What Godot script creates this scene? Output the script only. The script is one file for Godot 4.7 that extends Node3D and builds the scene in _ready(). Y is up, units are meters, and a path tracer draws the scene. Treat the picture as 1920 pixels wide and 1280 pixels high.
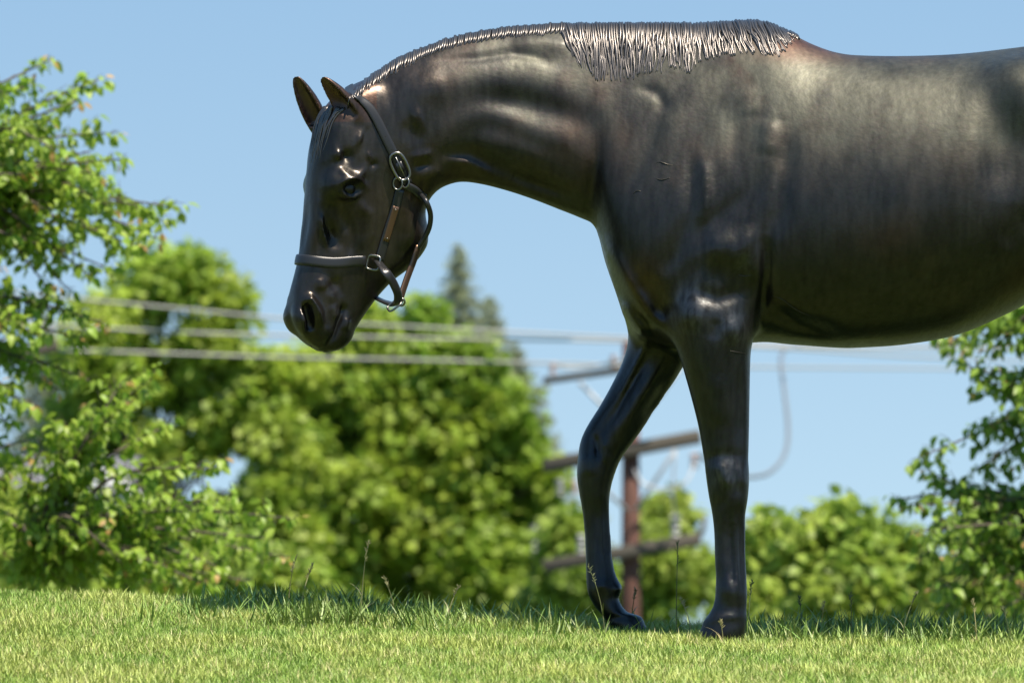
extends Node3D

# A bronze horse on a mown knoll, trees and a utility pole in the soft distance behind it.
# Metres, y up; the horse stands on the origin and faces -x; the photographer is at +z.

var rng := RandomNumberGenerator.new()
var noise := FastNoiseLite.new()
var mats := {}

func _ready() -> void:
	rng.seed = 7
	noise.seed = 11
	noise.frequency = 1.0
	# ---- camera: long lens, 12 m away, raised lens axis
	var cam := Camera3D.new()
	cam.name = "camera"
	var attr := CameraAttributesPhysical.new()
	attr.frustum_focal_length = 156.0
	attr.frustum_focus_distance = 11.8
	attr.exposure_aperture = 5.2
	attr.frustum_near = 0.5
	attr.frustum_far = 3000.0
	cam.attributes = attr
	cam.position = Vector3(0, 0, 12)
	cam.set_frustum(1280.0 / 697.0 * 0.5 / 12.0, Vector2(0, 0.7891 * 0.5 / 12.0), 0.5, 3000.0)
	add_child(cam)
	# ---- sky, sun, exposure
	var sky_mat := ProceduralSkyMaterial.new()
	sky_mat.sky_top_color = Color(0.33, 0.485, 0.645)
	sky_mat.sky_horizon_color = Color(0.59, 0.685, 0.74)
	sky_mat.sky_curve = 0.11
	sky_mat.ground_bottom_color = Color(0.2, 0.24, 0.12)
	sky_mat.ground_horizon_color = Color(0.3, 0.36, 0.25)
	sky_mat.sun_angle_max = 20.0
	var sky := Sky.new()
	sky.sky_material = sky_mat
	var env := Environment.new()
	env.background_mode = Environment.BG_SKY
	env.sky = sky
	env.tonemap_mode = Environment.TONE_MAPPER_LINEAR
	env.tonemap_exposure = 1.85
	env.sdfgi_enabled = true
	env.ssao_enabled = true
	env.ssil_enabled = true
	var we := WorldEnvironment.new()
	we.name = "world_environment"
	we.environment = env
	add_child(we)
	var sun := DirectionalLight3D.new()
	sun.name = "sun"
	sun.light_energy = 1.6
	sun.light_color = Color(1.0, 0.955, 0.88)
	sun.light_angular_distance = 0.5
	sun.shadow_enabled = true
	sun.basis = Basis.looking_at(-Vector3(0.32, 1.0, 0.34).normalized())
	add_child(sun)

	make_materials()
	make_ground()
	make_house()
	make_pole()
	make_plants()
	make_grass()
	make_stalks()
	make_horse()

# ---------------------------------------------------------------- helpers

func put(o: Node3D, parent: Node, called: String) -> Node3D:
	o.name = called
	parent.add_child(o, true)
	return o

func tag(o: Node, label: String, category := "", group := "", kind := "") -> void:
	if label: o.set_meta("label", label)
	if category: o.set_meta("category", category)
	if group: o.set_meta("group", group)
	if kind: o.set_meta("kind", kind)

func thing(called: String, at: Vector3, label: String, category: String, group := "") -> Node3D:
	var o := Node3D.new()
	o.position = at
	put(o, self, called)
	tag(o, label, category, group)
	return o

func part(mesh: Mesh, mat: Material, parent: Node, called: String) -> MeshInstance3D:
	var m := MeshInstance3D.new()
	m.mesh = mesh
	m.material_override = mat
	put(m, parent, called)
	return m

func begin() -> SurfaceTool:
	var st := SurfaceTool.new()
	st.begin(Mesh.PRIMITIVE_TRIANGLES)
	return st

func quad(st: SurfaceTool, a: Vector3, b: Vector3, c: Vector3, d: Vector3) -> void:
	st.add_vertex(a); st.add_vertex(b); st.add_vertex(c)
	st.add_vertex(a); st.add_vertex(c); st.add_vertex(d)

func finish(st: SurfaceTool, smooth := true) -> ArrayMesh:
	if smooth: st.index()
	st.generate_normals()
	return st.commit()

func curve(pts: PackedVector3Array, per: int) -> PackedVector3Array:
	var out := PackedVector3Array()
	var n := pts.size()
	for i in n - 1:
		for k in per:
			out.append(pts[i].cubic_interpolate(pts[i + 1], pts[maxi(i - 1, 0)], pts[mini(i + 2, n - 1)], float(k) / per))
	out.append(pts[n - 1])
	return out

func tube(st: SurfaceTool, pts: PackedVector3Array, radii: PackedFloat32Array, sides := 8, caps := true) -> void:
	var n := pts.size()
	var rings: Array = []
	var up := Vector3(0.13, 0.2, 0.97)
	for i in n:
		var dir := (pts[mini(i + 1, n - 1)] - pts[maxi(i - 1, 0)]).normalized()
		var a := (up - dir * up.dot(dir)).normalized()
		up = a
		var b := dir.cross(a)
		var ring := PackedVector3Array()
		var r := radii[mini(i, radii.size() - 1)]
		for k in sides:
			var t := TAU * k / sides
			ring.append(pts[i] + (a * cos(t) + b * sin(t)) * r)
		rings.append(ring)
	for i in n - 1:
		for k in sides:
			var k2 := (k + 1) % sides
			quad(st, rings[i][k], rings[i + 1][k], rings[i + 1][k2], rings[i][k2])
	if caps:
		for k in sides:
			var k2 := (k + 1) % sides
			st.add_vertex(pts[0]); st.add_vertex(rings[0][k]); st.add_vertex(rings[0][k2])
			st.add_vertex(pts[n - 1]); st.add_vertex(rings[n - 1][k2]); st.add_vertex(rings[n - 1][k])

func bevel_box(st: SurfaceTool, xf: Transform3D, size: Vector3, bev: float) -> void:
	# a box with chamfered edges
	var h := size / 2.0
	var p := {}
	for s in 8:
		var sx := 1.0 if s & 1 else -1.0
		var sy := 1.0 if s & 2 else -1.0
		var sz := 1.0 if s & 4 else -1.0
		p[[s, 0]] = xf * Vector3(sx * h.x, sy * (h.y - bev), sz * (h.z - bev))
		p[[s, 1]] = xf * Vector3(sx * (h.x - bev), sy * h.y, sz * (h.z - bev))
		p[[s, 2]] = xf * Vector3(sx * (h.x - bev), sy * (h.y - bev), sz * h.z)
	var c := xf.origin
	for ax in 3:
		var u := 1 << ((ax + 1) % 3)
		var v := 1 << ((ax + 2) % 3)
		var w := 1 << ax
		for side in 2:
			var s0 := w * side
			face(st, c, [p[[s0, ax]], p[[s0 | u, ax]], p[[s0 | u | v, ax]], p[[s0 | v, ax]]])
	for ax in 3:
		var bx := (ax + 1) % 3
		var cx := (ax + 2) % 3
		for s1 in 2:
			for s2 in 2:
				var s := (s1 << bx) | (s2 << cx)
				var e := s | (1 << ax)
				face(st, c, [p[[s, bx]], p[[e, bx]], p[[e, cx]], p[[s, cx]]])
	for s in 8:
		face(st, c, [p[[s, 0]], p[[s, 1]], p[[s, 2]]])

func face(st: SurfaceTool, inside: Vector3, pts: Array) -> void:
	var n := (pts[1] as Vector3 - pts[0] as Vector3).cross(pts[2] as Vector3 - pts[0] as Vector3)
	var flip := n.dot((pts[0] as Vector3 + pts[2] as Vector3) / 2.0 - inside) > 0.0
	for i in range(1, pts.size() - 1):
		st.add_vertex(pts[0])
		st.add_vertex(pts[i + 1] if flip else pts[i])
		st.add_vertex(pts[i] if flip else pts[i + 1])

func noise_texture(size: int, freq: float, oct: int, lo: Color, hi: Color, seed_value: int, normal := 0.0) -> NoiseTexture2D:
	var n := FastNoiseLite.new()
	n.seed = seed_value
	n.frequency = freq
	n.fractal_octaves = oct
	var t := NoiseTexture2D.new()
	t.width = size
	t.height = size
	t.seamless = true
	t.noise = n
	if normal > 0.0:
		t.as_normal_map = true
		t.bump_strength = normal
	else:
		var g := Gradient.new()
		g.set_color(0, lo)
		g.set_color(1, hi)
		t.color_ramp = g
	return t

func plain(albedo: Color, rough: float, metal := 0.0) -> StandardMaterial3D:
	var m := StandardMaterial3D.new()
	m.albedo_color = albedo.linear_to_srgb()
	m.roughness = rough
	m.metallic = metal
	return m

func worn_map() -> ImageTexture:
	# wax worn thin along the back and shoulder, polished by hands at the head and upper neck; laid from the side
	var w := 800
	var h := 475
	var im := Image.create_empty(w, h, false, Image.FORMAT_RGB8)
	for j in h:
		for i in w:
			var x := i * 3.2 / w - 0.7
			var y := (1.0 - float(j) / h) * 1.9 - 0.1
			var a := noise.get_noise_2d(x * 5.0, y * 5.0) * 0.6 + noise.get_noise_2d(x * 40.0, y * 14.0) * 0.3 + noise.get_noise_2d(x * 110.0 + 9.0, y * 90.0) * 0.25
			var dull := smoothstep(-0.24, -0.15, x + 0.05 * a) * smoothstep(1.0, 1.3, y)
			var r := lerpf(0.36, 0.54, dull) + 0.13 * a
			im.set_pixel(i, j, Color(r, r, r))
	return ImageTexture.create_from_image(im)

func make_materials() -> void:
	# patinated bronze, waxed: dark brown with grey-green and reddish bloom in the vertex colours
	var b := plain(Color(1, 1, 1), 1.0, 0.86)
	b.vertex_color_use_as_albedo = true
	b.roughness_texture = worn_map()
	b.normal_enabled = true
	var grain := noise_texture(2048, 0.09, 4, Color.BLACK, Color.WHITE, 5, 4.0)
	grain.height = 1216
	b.normal_texture = grain
	b.normal_scale = 0.05
	b.clearcoat_enabled = true
	b.clearcoat = 0.14
	b.clearcoat_roughness = 0.22
	mats.bronze = b
	mats.fold = plain(Color(0.05, 0.046, 0.04), 0.4, 0.8)
	var mane := plain(Color(0.115, 0.105, 0.10), 0.34, 0.85)
	mats.mane = mane
	mats.leather = plain(Color(0.045, 0.045, 0.047), 0.34, 0.6)
	mats.fitting = plain(Color(0.24, 0.235, 0.22), 0.32, 0.95)
	mats.hole = plain(Color(0.01, 0.01, 0.01), 0.9)
	mats.plate = plain(Color(0.17, 0.10, 0.065), 0.36, 0.85)
	mats.eye = plain(Color(0.04, 0.037, 0.033), 0.3, 0.8)
	var g := plain(Color(1, 1, 1), 0.9)
	g.albedo_texture = noise_texture(1024, 0.02, 6, Color(0.04, 0.065, 0.014).linear_to_srgb(), Color(0.075, 0.095, 0.025).linear_to_srgb(), 21)
	g.uv1_triplanar = true
	g.uv1_world_triplanar = true
	g.uv1_scale = Vector3(0.7, 0.7, 0.7)
	mats.ground = g

# ---------------------------------------------------------------- ground

func ground_y(x: float, z: float) -> float:
	var side := smoothstep(-1.6, 0.9, x)
	var crest := lerpf(0.112, -0.006, side) + 0.008 * sin(x * 2.3 + 0.6)
	var rise := (crest + 0.114) / 1.85
	var zc := -0.45
	if z > zc:
		var f := z - zc
		# flattens to a level lawn in front of the photographer
		f = f if f < 3.0 else 3.0 + 2.0 * (1.0 - exp(-(f - 3.0) / 2.0))
		return crest - rise * (f - 0.06 * (1.0 - exp(-f / 0.12)) )
	var b := zc - z
	var d := b - 0.5 * (1.0 - exp(-b / 0.5))
	var fall := 0.4 * d
	return crest - 3.6 * (1.0 - exp(-fall / 3.6))

func make_ground() -> void:
	var xs := PackedFloat32Array()
	var zs := PackedFloat32Array()
	for i in range(-60, 61):
		var t := i / 60.0
		xs.append(4.0 * t + 900.0 * t * t * t * t * t * t * t)
		zs.append(4.0 * t + 900.0 * t * t * t * t * t * t * t)
	var st := begin()
	for j in zs.size():
		for i in xs.size():
			st.add_vertex(Vector3(xs[i], ground_y(xs[i], zs[j]), zs[j]))
	var w := xs.size()
	for j in zs.size() - 1:
		for i in w - 1:
			var a := j * w + i
			for k in [a, a + 1, a + w + 1, a, a + w + 1, a + w]:
				st.add_index(k)
	st.generate_normals()
	var o := part(st.commit(), mats.ground, self, "ground")
	tag(o, "grassy knoll and the fields around it", "", "", "structure")

# ---------------------------------------------------------------- leaves and grass

func leaf_blade(st: SurfaceTool, xf: Transform3D, length: float, width: float, bend := 0.25, fold := 0.25) -> void:
	# an ovate, pointed leaf folded along its midrib; grows along +z of xf, faces +y
	var ts := [0.0, 0.22, 0.5, 0.78, 1.0]
	var ws := [0.02, 0.42, 0.5, 0.28, 0.0]
	var mid := []
	var lft := []
	var rgt := []
	for i in 5:
		var z: float = ts[i] * length
		var y: float = -bend * length * ts[i] * ts[i]
		var h: float = ws[i] * width
		mid.append(xf * Vector3(0, y, z))
		lft.append(xf * Vector3(-h, y + h * fold, z))
		rgt.append(xf * Vector3(h, y + h * fold, z))
	for i in 4:
		quad(st, lft[i], lft[i + 1], mid[i + 1], mid[i])
		quad(st, mid[i], mid[i + 1], rgt[i + 1], rgt[i])

func leaf_mesh(length: float, width: float, bend: float, fold: float) -> ArrayMesh:
	var st := begin()
	leaf_blade(st, Transform3D(), length, width, bend, fold)
	return finish(st)

func clump_mesh(count: int, reach: float, length: float, width: float) -> ArrayMesh:
	# a sprig: several leaves round a point
	var st := begin()
	for i in count:
		var dir := Vector3(rng.randfn(), rng.randfn() * 0.6, rng.randfn()).normalized()
		var at := dir * reach * sqrt(rng.randf())
		var up := Vector3(rng.randfn() * 0.8, 0.8, rng.randfn() * 0.8).normalized()
		var z := (dir + Vector3(rng.randfn(), -0.5 + 0.4 * rng.randfn(), rng.randfn()) * 0.5).normalized()
		var x := up.cross(z).normalized()
		leaf_blade(st, Transform3D(x, z.cross(x), z, at), length * rng.randf_range(0.7, 1.2), width * rng.randf_range(0.7, 1.2), 0.2, 0.2)
	return finish(st, false)

func scatter(xfs: Array, cols: Array, mesh: Mesh, mat: Material, parent: Node, called: String) -> MultiMeshInstance3D:
	var mm := MultiMesh.new()
	mm.transform_format = MultiMesh.TRANSFORM_3D
	mm.use_colors = true
	mm.mesh = mesh
	mm.instance_count = xfs.size()
	for i in xfs.size():
		mm.set_instance_transform(i, xfs[i])
		mm.set_instance_color(i, cols[i])
	var o := MultiMeshInstance3D.new()
	o.multimesh = mm
	o.material_override = mat
	put(o, parent, called)
	o.set_meta("kind", "stuff")
	return o

func leaf_material(back: Color, rough := 0.45) -> StandardMaterial3D:
	var m := plain(Color(1, 1, 1), rough)
	m.vertex_color_use_as_albedo = true
	m.cull_mode = BaseMaterial3D.CULL_DISABLED
	m.backlight_enabled = true
	m.backlight = back
	return m

func leaf_tint(base: Color, warm: Color, share: float) -> Color:
	var c := base.lerp(warm, clampf(share + rng.randfn() * 0.12, 0.0, 1.0))
	return c * rng.randf_range(0.75, 1.25)

# ---------------------------------------------------------------- trees

func spray_tree(root: Node3D, hubs: Array, tips: Array, shoot: float, leaf_len: float, base: Color, warm: Color, tipc: Color, droop: float) -> void:
	# a tree seen close: every shoot carries twigs and every twig its leaves
	var wood := begin()
	var at0 := root.position
	var xfs: Array = []
	var cols: Array = []
	for t in tips:
		var tip: Vector3 = t
		tip += Vector3(0, 0, rng.randf_range(-0.45, 0.45))
		var hub: Vector3 = hubs[0]
		for h: Vector3 in hubs:
			if h.distance_to(tip) < hub.distance_to(tip): hub = h
		var mid := hub.lerp(tip, 0.5) + Vector3(rng.randfn() * 0.05, 0.12 + rng.randfn() * 0.06, rng.randfn() * 0.15)
		var path := curve(PackedVector3Array([hub - at0, hub.lerp(mid, 0.5) + Vector3(0, 0.05, 0) - at0, mid - at0, tip - at0]), 5)
		var rad := PackedFloat32Array()
		for i in path.size(): rad.append(lerpf(0.014, 0.0025, float(i) / path.size()))
		tube(wood, path, rad, 5)
		var total := hub.distance_to(tip)
		var along := 0.0
		while along < shoot:
			var f := 1.0 - along / total
			if f < 0.05: break
			var fi := f * (path.size() - 1)
			var p := path[int(fi)].lerp(path[mini(int(fi) + 1, path.size() - 1)], fi - int(fi))
			var axis_dir := (path[path.size() - 1] - path[path.size() - 4]).normalized()
			var side := Vector3(rng.randfn(), rng.randfn() * 0.8, rng.randfn()).normalized()
			var twig_dir := (axis_dir * 0.6 + side * 0.7 + Vector3(0, 0.15, 0)).normalized()
			var tl := rng.randf_range(0.05, 0.2) * clampf(0.35 + along / shoot * 1.2, 0.3, 1.0)
			var tw_end := p + twig_dir * tl
			tube(wood, PackedVector3Array([p, p.lerp(tw_end, 0.5) + Vector3(0, 0.01, 0), tw_end]), PackedFloat32Array([0.0025, 0.002, 0.001]), 3, false)
			var n := int(2 + tl * 34)
			for k in n:
				var lp := p.lerp(tw_end, (k + 1.0) / n)
				var out := (twig_dir * 0.5 + Vector3(rng.randfn(), rng.randfn() * 0.5 - droop, rng.randfn())).normalized()
				var x := (Vector3.UP + Vector3(rng.randfn(), 0, rng.randfn()) * 0.5).cross(out).normalized()
				var s := leaf_len * rng.randf_range(0.65, 1.2)
				var c := leaf_tint(base, warm, 0.25)
				if along < 0.05 and k >= n - 2 and rng.randf() < 0.28:
					c = tipc * rng.randf_range(0.7, 1.2); s *= 0.75
				elif rng.randf() < 0.006: c = tipc * rng.randf_range(0.6, 1.1)
				xfs.append(Transform3D(Basis(x, out.cross(x), out) * s, lp + out * 0.012))
				cols.append(c)
			along += rng.randf_range(0.014, 0.031)
	part(finish(wood), mats.bark, root, "branch")
	# the leaves nearest the photographer are pieces of their own, the rest one mass
	var order := range(xfs.size())
	order.sort_custom(func(a, b): return xfs[a].origin.z > xfs[b].origin.z)
	var meshes := [leaf_mesh(1.0, 0.62, 0.25, 0.3), leaf_mesh(1.0, 0.55, 0.1, 0.15), leaf_mesh(1.0, 0.66, 0.4, 0.4)]
	var rest_x := [[], [], []]
	var rest_c := [[], [], []]
	var leaf_mats := {}
	for n in order.size():
		var i: int = order[n]
		if n < 300:
			var c: Color = cols[i]
			var key := Vector3i(int(c.r * 36), int(c.g * 36), int(c.b * 36))
			if not leaf_mats.has(key):
				var m := plain(c, 0.42)
				m.cull_mode = BaseMaterial3D.CULL_DISABLED
				m.backlight_enabled = true
				m.backlight = mats.leaf.backlight
				m.backlight = Color(c.r, c.g, c.b).linear_to_srgb() * 1.5
				leaf_mats[key] = m
			var o := part(meshes[n % 3], leaf_mats[key], root, "leaf")
			o.transform = xfs[i]
		else:
			rest_x[n % 3].append(xfs[i])
			rest_c[n % 3].append(cols[i])
	for k in 3: scatter(rest_x[k], rest_c[k], meshes[k], mats.leaf, root, "foliage")
	print(root.name, " leaves ", xfs.size())

func crown_tree(root: Node3D, z: float, blobs: Array, unit: float, sprigs: float, mesh: Mesh, base: Color, warm: Color, trunk: float, mat: Material) -> void:
	# a tree further off: limbs to every bough, sprigs of leaves through the outer part of every bough
	var wood := begin()
	var xfs: Array = []
	var cols: Array = []
	var mean := Vector3.ZERO
	for b in blobs: mean += Vector3(b[0].x, b[0].y, z)
	mean /= blobs.size()
	var foot := root.position
	var top := Vector3(mean.x - foot.x, mean.y - foot.y, 0)
	var path := curve(PackedVector3Array([Vector3.ZERO, top * 0.4 + Vector3(0.1, 0, 0.1), top * 0.75, top]), 4)
	var rad := PackedFloat32Array()
	for i in path.size(): rad.append(lerpf(trunk, trunk * 0.25, float(i) / path.size()))
	tube(wood, path, rad, 8)
	for b in blobs:
		var r: float = b[1] * unit
		var c := Vector3(b[0].x, b[0].y, z + rng.randf_range(-0.8, 0.8) * r * 1.4) - foot
		var from := path[path.size() - 1 - rng.randi_range(1, 4)]
		tube(wood, curve(PackedVector3Array([from, from.lerp(c, 0.5) - Vector3(0, 0.1 * r, 0), c]), 4), PackedFloat32Array([trunk * 0.35, trunk * 0.3, trunk * 0.25, trunk * 0.2, trunk * 0.16, trunk * 0.12, trunk * 0.1, trunk * 0.08, trunk * 0.05]), 5)
		var tone := rng.randf_range(0.0, 0.7)
		for k in int(sprigs * pow(b[1] / 60.0, 1.7)):
			var dir := Vector3(rng.randfn(), rng.randfn(), rng.randfn()).normalized()
			var lump := 1.0 + 0.5 * noise.get_noise_3d(dir.x * 1.9 + c.x * 3.0, dir.y * 1.9 + c.y * 3.0, dir.z * 1.9)
			var p := c + dir * r * lump * pow(rng.randf(), 0.3) * Vector3(1, 0.9, 1)
			if noise.get_noise_3d(p.x * 1.7 / unit * 0.006, p.y * 1.7 / unit * 0.006, p.z * 0.5) < -0.28: continue
			var bs := Basis.from_euler(Vector3(rng.randfn() * 0.5 + 0.25, 0, rng.randfn() * 0.5 - 0.2)) * Basis(Vector3.UP, rng.randf() * TAU) * rng.randf_range(0.7, 1.25)
			xfs.append(Transform3D(bs, p))
			cols.append(leaf_tint(base, warm, tone * 0.7))
	part(finish(wood), mats.bark, root, "trunk")
	scatter(xfs, cols, mesh, mat, root, "foliage")

func conifer(root: Node3D, top_y: float, low_y: float, radius: float, tint: Color) -> void:
	var wood := begin()
	var h := top_y - root.position.y
	tube(wood, PackedVector3Array([Vector3.ZERO, Vector3(0, h * 0.5, 0), Vector3(0.05, h, 0)]), PackedFloat32Array([0.22, 0.13, 0.015]), 7)
	var xfs: Array = []
	var cols: Array = []
	var span := top_y - low_y
	var n := 0
	var y := 0.05
	while y < span:
		var reach := radius * pow(y / span, 0.8)
		var whorl := 4 + int(y / span * 5)
		for k in whorl:
			var a := TAU * (k + rng.randf() * 0.6) / whorl + n * 0.7
			var l := reach * rng.randf_range(0.6, 1.15)
			var tip := Vector3(cos(a) * l, h - y - 0.12 * l + rng.randfn() * 0.05, sin(a) * l)
			var from := Vector3(0, h - y, 0)
			tube(wood, PackedVector3Array([from, tip]), PackedFloat32Array([0.02, 0.008]), 4, false)
			for m in int(5 + l * 16):
				var p := from.lerp(tip, 0.15 + 0.9 * rng.randf()) + Vector3(rng.randfn(), rng.randfn() * 0.6, rng.randfn()) * 0.07
				xfs.append(Transform3D(Basis.from_euler(Vector3(rng.randfn() * 0.5, rng.randf() * TAU, rng.randfn() * 0.5)) * rng.randf_range(0.7, 1.2), p))
				cols.append(tint * rng.randf_range(0.6, 1.3))
		y += 0.16
		n += 1
	part(finish(wood), mats.bark, root, "trunk")
	scatter(xfs, cols, mats.needles, mats.leaf_far, root, "foliage")

func rooted(called: String, x: float, z: float, label: String, category: String, group := "") -> Node3D:
	return thing(called, Vector3(x, ground_y(x, z) - 0.05, z), label, category, group)

func make_plants() -> void:
	mats.bark = plain(Color(0.09, 0.07, 0.055), 0.85)
	mats.bark.normal_enabled = true
	mats.bark.normal_texture = noise_texture(256, 0.05, 4, Color.BLACK, Color.WHITE, 31, 6.0)
	mats.bark.uv1_triplanar = true
	mats.leaf = leaf_material(Color(1, 1, 1))
	mats.leaf_far = leaf_material(Color(1, 1, 1), 0.55)
	var needles := begin()
	for i in 14:
		var d := Vector3(rng.randfn(), rng.randfn() * 0.5, rng.randfn()).normalized()
		var s := d.cross(Vector3.UP).normalized() * 0.012
		needles.add_vertex(-s); needles.add_vertex(d * 0.16); needles.add_vertex(s)
	needles.generate_normals()
	mats.needles = needles.commit()
	var sprig := clump_mesh(8, 0.13, 0.13, 0.10)
	var sprig_big := clump_mesh(9, 0.24, 0.23, 0.17)
	var green := Color(0.22, 0.38, 0.035)
	var lime := Color(0.52, 0.60, 0.11)
	var rust := Color(0.6, 0.38, 0.14)

	# near left tree, its trunk outside the frame
	var nl := rooted("maple_tree", -2.75, -8.0, "leafy young tree at the left edge with reddish new shoot tips", "tree")
	var trunk := begin()
	tube(trunk, curve(PackedVector3Array([Vector3(0, 0, 0), Vector3(0.05, 1.2, 0), Vector3(0.0, 2.3, 0.1), Vector3(0.15, 3.5, 0)]), 5), PackedFloat32Array([0.11, 0.1, 0.1, 0.09, 0.09, 0.085, 0.08, 0.075, 0.07, 0.06, 0.055, 0.05, 0.04, 0.03, 0.02, 0.012]), 9)
	part(finish(trunk), mats.bark, nl, "trunk")
	var tips_l := [
		Vector3(-2.0851, 2.5825, -8), Vector3(-2.1521, 2.4868, -8), Vector3(-1.8699, 2.506, -8), Vector3(-1.9369, 2.3673, -8), Vector3(-1.8173, 2.2836, -8), Vector3(-2.2477, 2.3912, -8), Vector3(-2.2238, 2.2238, -8), Vector3(-2.0564, 2.2716, -8), Vector3(-1.7169, 2.0899, -8), Vector3(-1.889, 2.1521, -8), Vector3(-1.8293, 2.0206, -8), Vector3(-2.1521, 2.0325, -8), Vector3(-2.2716, 1.889, -8), Vector3(-1.5017, 1.9177, -8), Vector3(-1.6021, 1.889, -8), Vector3(-1.6738, 1.913, -8), Vector3(-1.7814, 1.889, -8), Vector3(-1.6141, 1.7934, -8), Vector3(-1.7456, 1.7456, -8), Vector3(-1.9369, 1.8651, -8), Vector3(-2.0325, 1.7217, -8), Vector3(-2.176, 1.7695, -8), Vector3(-1.889, 1.6021, -8), Vector3(-2.0803, 1.5543, -8), Vector3(-2.2477, 1.6021, -8), Vector3(-2.0086, 1.4347, -8), Vector3(-2.1999, 1.4108, -8), Vector3(-1.8173, 1.3869, -8), Vector3(-1.913, 1.3152, -8), Vector3(-2.1521, 1.2195, -8), Vector3(-1.9847, 2.0564, -8), Vector3(-2.0803, 1.889, -8), Vector3(-2.2238, 2.0564, -8), Vector3(-2.2956, 1.7217, -8), Vector3(-1.9608, 1.7456, -8), Vector3(-1.8412, 1.6738, -8), Vector3(-2.1521, 1.5065, -8), Vector3(-2.2716, 1.4586, -8), Vector3(-2.0325, 1.5782, -8), Vector3(-2.2956, 1.3152, -8), Vector3(-2.0803, 1.3152, -8), Vector3(-2.0086, 2.1282, -8), Vector3(-2.1999, 2.3434, -8), Vector3(-2.2956, 2.1282, -8), Vector3(-1.6738, 1.7217, -8),
		Vector3(-1.5973, 1.1717, -8), Vector3(-1.7336, 1.1239, -8), Vector3(-1.6691, 1.0282, -8), Vector3(-1.889, 1.1358, -8), Vector3(-2.0564, 1.1119, -8), Vector3(-2.1999, 1.076, -8), Vector3(-1.7934, 0.9565, -8), Vector3(-1.9847, 0.9326, -8), Vector3(-2.1521, 0.8847, -8), Vector3(-2.2716, 0.813, -8), Vector3(-2.0206, 0.7413, -8), Vector3(-2.176, 0.6456, -8), Vector3(-1.5782, 0.9565, -8), Vector3(-1.889, 0.8369, -8), Vector3(-2.2956, 0.9565, -8), Vector3(-2.0803, 1.0043, -8), Vector3(-2.2477, 0.6934, -8), Vector3(-2.1043, 0.7891, -8), Vector3(-2.2716, 0.55, -8), Vector3(-1.9369, 1.0282, -8), Vector3(-1.6978, 0.4543, -8), Vector3(-1.8412, 0.4304, -8), Vector3(-1.4586, 0.263, -8), Vector3(-1.626, 0.2391, -8), Vector3(-2.1043, 0.3348, -8), Vector3(-2.2477, 0.2152, -8),
		Vector3(-1.3104, 0.7365, -8), Vector3(-1.2793, 0.6217, -8), Vector3(-0.9684, 0.5141, -8), Vector3(-1.1, 0.4304, -8), Vector3(-1.0043, 0.3467, -8), Vector3(-1.1956, 0.3587, -8), Vector3(-1.3869, 0.55, -8), Vector3(-1.5065, 0.5739, -8), Vector3(-1.626, 0.5978, -8), Vector3(-1.7695, 0.538, -8), Vector3(-1.913, 0.55, -8), Vector3(-2.0325, 0.4782, -8), Vector3(-2.1521, 0.4543, -8), Vector3(-2.2477, 0.3587, -8), Vector3(-1.3152, 0.3109, -8), Vector3(-1.4825, 0.3587, -8), Vector3(-1.6021, 0.4065, -8), Vector3(-1.7217, 0.3109, -8), Vector3(-1.8651, 0.3348, -8), Vector3(-2.0086, 0.263, -8), Vector3(-1.5304, 0.2152, -8), Vector3(-1.3391, 0.2152, -8), Vector3(-1.1717, 0.2391, -8), Vector3(-1.7456, 0.1913, -8), Vector3(-2.1521, 0.2391, -8), Vector3(-1.9369, 0.1913, -8)]
	for n in 46:
		tips_l.append(Vector3(-3.0 - 1.1 * rng.randf(), rng.randf_range(0.2, 2.5), -8.0 + rng.randf_range(-0.7, 0.7)))
	spray_tree(nl, [Vector3(-2.8216, 2.0803, -8), Vector3(-2.6064, 1.8412, -8), Vector3(-2.6781, 1.1717, -8), Vector3(-2.6781, 1.3152, -8), Vector3(-2.5825, 0.55, -8), Vector3(-2.1521, 0.3109, -8)], tips_l, 0.62, 0.056, green, lime, rust, 1.1)

	# right tree
	var nr := rooted("broadleaf_tree", 3.0, -9.0, "darker leafy tree at the right edge below the horse's belly", "tree")
	trunk = begin()
	tube(trunk, curve(PackedVector3Array([Vector3(0, 0, 0), Vector3(-0.05, 1.2, 0), Vector3(0.0, 2.3, 0.1), Vector3(-0.1, 3.4, 0)]), 5), PackedFloat32Array([0.12, 0.11, 0.1, 0.1, 0.09, 0.085, 0.08, 0.075, 0.07, 0.06, 0.055, 0.05, 0.04, 0.03, 0.02, 0.012]), 9)
	part(finish(trunk), mats.bark, nr, "trunk")
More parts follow.
